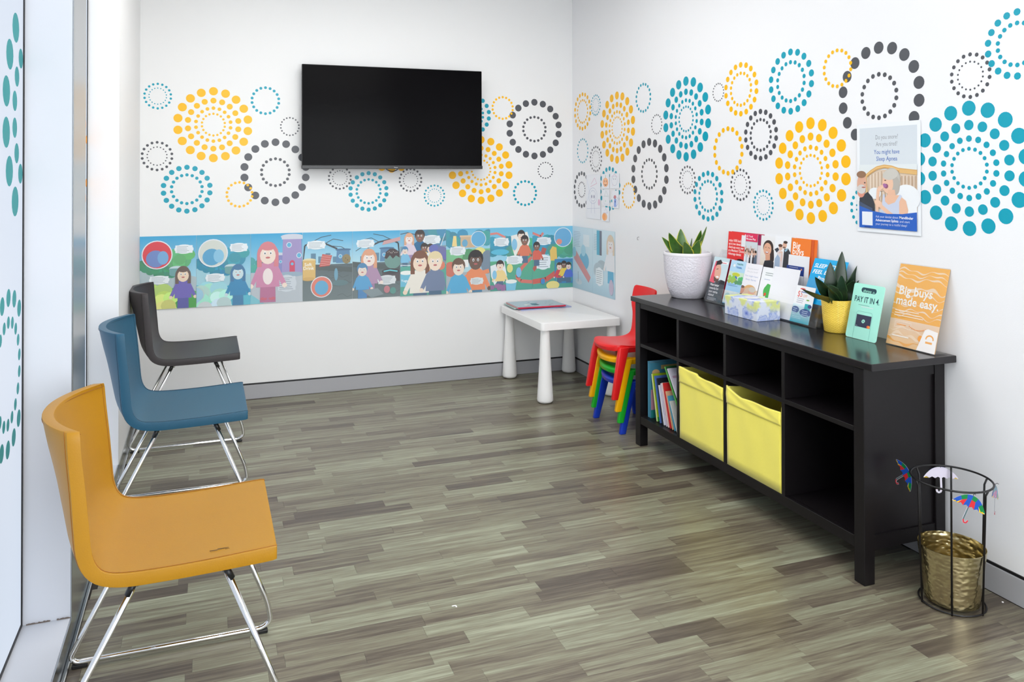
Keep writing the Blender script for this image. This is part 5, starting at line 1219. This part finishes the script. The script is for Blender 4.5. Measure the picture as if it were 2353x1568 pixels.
a.ell(w*.68, h*.14, .010, .011, (246, 160, 60)); a.poly([(w*.64, 0), (w, 0), (w, h*.25), (w*.80, h*.27), (w*.74, h*.25)], (250, 244, 240))
a.line([(w*(.86+.07*math.cos(R(t))), h*(.155+.042*math.sin(R(t)))) for t in range(-10, 200, 20)], .005, (246, 170, 76)); a.rect(w*.79, h*.10, w*.13, .007, (246, 176, 96))
a.make('insert', GLOSSY, (.001, .0022, .003), (0, 0, 0), og)
for y0 in (-.0004, .0038):
    fin('acrylic_sheet', box(0, .2105, y0, y0+.0016, .001, .302), M_acryl, og, local=True)
fo = thing_foot = box(.002, .2085, .0062, .060, .0015, .0035)
bmesh.ops.transform(fo, matrix=Matrix.Rotation(R(14.4), 4, 'X'), verts=fo.verts); fin('foot', fo, M_acryl, og, local=True)

# ------------------------------------------------------------------ umbrella stand
us = thing('umbrella_stand', 'black wire umbrella stand with a hammered brass bucket beside the console', 'umbrella stand', (2.222, 1.897, 0))
ucx, ucy, URT, URB, UZ = 2.229, 1.897, .116, .094, .392
def ring(r, z, cx=ucx, cy=ucy, n=56): return [(cx+r*math.cos(2*math.pi*k/n), cy+r*math.sin(2*math.pi*k/n), z) for k in range(n)]
fin('top_ring', tube(ring(URT, UZ), .0032, 8, True), M_wire, us, smooth=True)
fin('bottom_ring', tube(ring(URB, .006), .0030, 8, True), M_wire, us, smooth=True)
va = math.atan2(ucy, ucx)
for k in range(6):
    a_ = va + math.pi/2 + R(30) + k*math.pi/3 - R(30) + R(30) - R(30)
    a_ = va + math.pi + k*math.pi/3
    ct, st = math.cos(a_), math.sin(a_)
    fin('upright', tube([(ucx+(URT-.001)*ct, ucy+(URT-.001)*st, UZ), (ucx+(URT-.010)*ct, ucy+(URT-.010)*st, UZ-.02), (ucx+(URB+.001)*ct, ucy+(URB+.001)*st, .002)], .0030, 8), M_wire, us, smooth=True)
def brass():
    m = mat('hammered_brass', (206, 192, 150), .25, 1); nt = m.node_tree; b = nt.nodes['Principled BSDF']; L = nt.links.new; N = nt.nodes.new
    tc = N('ShaderNodeTexCoord'); s = N('ShaderNodeSeparateXYZ'); L(tc.outputs['Object'], s.inputs[0])
    an = N('ShaderNodeMath'); an.operation = 'ARCTAN2'; L(s.outputs['Y'], an.inputs[0]); L(s.outputs['X'], an.inputs[1])
    c = N('ShaderNodeCombineXYZ'); L(an.outputs[0], c.inputs[0]); L(s.outputs['Z'], c.inputs[1])
    mp = N('ShaderNodeMapping'); mp.inputs['Scale'].default_value = (5.5, 95, 1); L(c.outputs[0], mp.inputs[0])
    vo = N('ShaderNodeTexVoronoi'); vo.feature = 'SMOOTH_F1'; vo.inputs['Scale'].default_value = 1; L(mp.outputs[0], vo.inputs[0])
    bp = N('ShaderNodeBump'); bp.inputs['Strength'].default_value = .6; bp.inputs['Distance'].default_value = .004; L(vo.outputs['Distance'], bp.inputs['Height']); L(bp.outputs[0], b.inputs['Normal'])
    return m
M_brass = brass()
sharp(fin('bucket', lathe([(.074, .010), (.078, .012), (.083, .06), (.090, .12), (.0975, .183), (.096, .1835), (.0885, .12), (.081, .06), (.075, .016), (.0, .016)], (ucx, ucy, 0), 64), M_brass, us), 50)
# paper umbrella ornaments hanging from the ring
def umb(ang, label, tilt, flip=False, sway=0, r=URT+.006, spin=0, zoff=0):
    ct, st = math.cos(ang), math.sin(ang)
    # local: x right, z up, printed side -y facing outward
    rotz = ang + math.pi/2 + spin
    t = thing('paper_umbrella', label, 'ornament', (ucx+r*ct, ucy+r*st, UZ-.006+zoff), (R(sway), R(tilt), rotz), group='paper umbrellas on the stand')
    V = []; F = []; C = []
    def tri(pts, c, y):
        b = len(V); V.extend([(x*1.32, y, z*1.32) for x, z in pts]); F.append(list(range(b, b+len(pts)))); C.append(c)
    G, Yl, Bl, Rd = (20, 130, 70), (246, 204, 30), (30, 84, 186), (214, 48, 56)
    # canopy arc points (side view of an open umbrella)
    W_ = .040; SC = 1.32; cols = [Yl, Rd, Bl, Rd, Bl, Yl]
    n = 6
    def arc(u, k): return (W_*(2*u-1)*1.0, -.012 - .024*(1-k) - .020*(2*u-1)**2*k - .012*(2*u-1)**2)
    for side, yy, sg in ((0, -.0006, 1), (1, .0006, -1)):
        for i in range(n):
            u0, u1 = i/n, (i+1)/n
            top = [(W_*.98*(2*u-1), .0 - .026*abs(2*u-1)**2.2) for u in (u0, (u0+u1)/2, u1)]
            bot = [(W_*1.0*(2*u-1), -.027 - .002*math.cos((u*n)*2*math.pi)) for u in (u1, (u0+u1)/2, u0)]
            midt = [(W_*.75*(2*u-1), -.010-.018*abs(2*u-1)**2) for u in (u0, u1)]
            if side == 0:
                tri([top[0], top[1], top[2], midt[1], midt[0]], G if i % 2 else Bl, yy)
                tri([midt[0], midt[1], bot[0], bot[1], bot[2]], cols[i], yy)
            else:
                tri([top[0], top[1], top[2], bot[0], bot[1], bot[2]], (225, 218, 235), yy)
    def strip(pts, wd, c, y):
        for (x0, z0), (x1, z1) in zip(pts, pts[1:]):
            d = math.hypot(x1-x0, z1-z0); nx, nz = -(z1-z0)/d*wd/2, (x1-x0)/d*wd/2; tri([(x0-nx, z0-nz), (x1-nx, z1-nz), (x1+nx, z1+nz), (x0+nx, z0+nz)], c, y)
    hook = [(0, -.026), (0, -.058), (.003, -.064), (.009, -.064), (.011, -.057)]
    strip(hook[:2], .0032, (90, 110, 110), -.0004); strip(hook[1:], .0034, (206, 60, 70), -.0004)
    strip([(-p[0], p[1]) if False else p for p in hook], .0046, (232, 226, 240), .0004)
    me = bpy.data.meshes.new('print'); me.from_pydata(V, [], F); ca = me.color_attributes.new('Col', 'FLOAT_COLOR', 'CORNER'); i = 0
    for f, c in zip(F, C):
        for _ in f: ca.data[i].color = (*lin(c), 1); i += 1
    me.materials.append(GLOSSY); o = bpy.data.objects.new('canopy', me); COL.objects.link(o); o.parent = t
    fin('wire_hook', tube([(0, 0, -.003), (0, .002, .004), (0, -.004, .008), (0, -.008, .006)], .0008, 6), M_wire, t, local=True)
    return t
umb(va+math.pi+R(28), 'colourful paper umbrella tilted at the front of the stand', 24, r=URT+.008)
umb(va+math.pi-R(98), 'colourful paper umbrella seen edge on at the left of the stand', 52, spin=R(50), r=URT+.004)
umb(va+math.pi-R(165), 'white backed paper umbrella hanging at the back of the stand', 2, r=URT+.004)
umb(va+math.pi+R(98), 'faded paper umbrella seen edge on at the right of the stand', 20, spin=R(-20), r=URT+.006)

# tiny scraps on the floor
sc = bmesh.new(); box(.730, .742, 2.416, 2.419, .0002, .002, bm=sc); box(.740, .744, 2.408, 2.417, .0002, .002, bm=sc)
tag(fin('paper_scrap', sc, mat('white_scrap', (240, 238, 238), .8)), 'tiny white curled scrap lying on the floor', 'litter')
p = at(2304, 1385, 2, 0)
sc = lathe([(.0, .0003), (.003, .0003), (.003, .002), (.0, .003)], (p.x, p.y, 0), 10)
tag(fin('paper_scrap', sc, mat('white_scrap', (240, 238, 238), .8)), 'tiny white crumb on the floor right of the umbrella stand', 'litter')
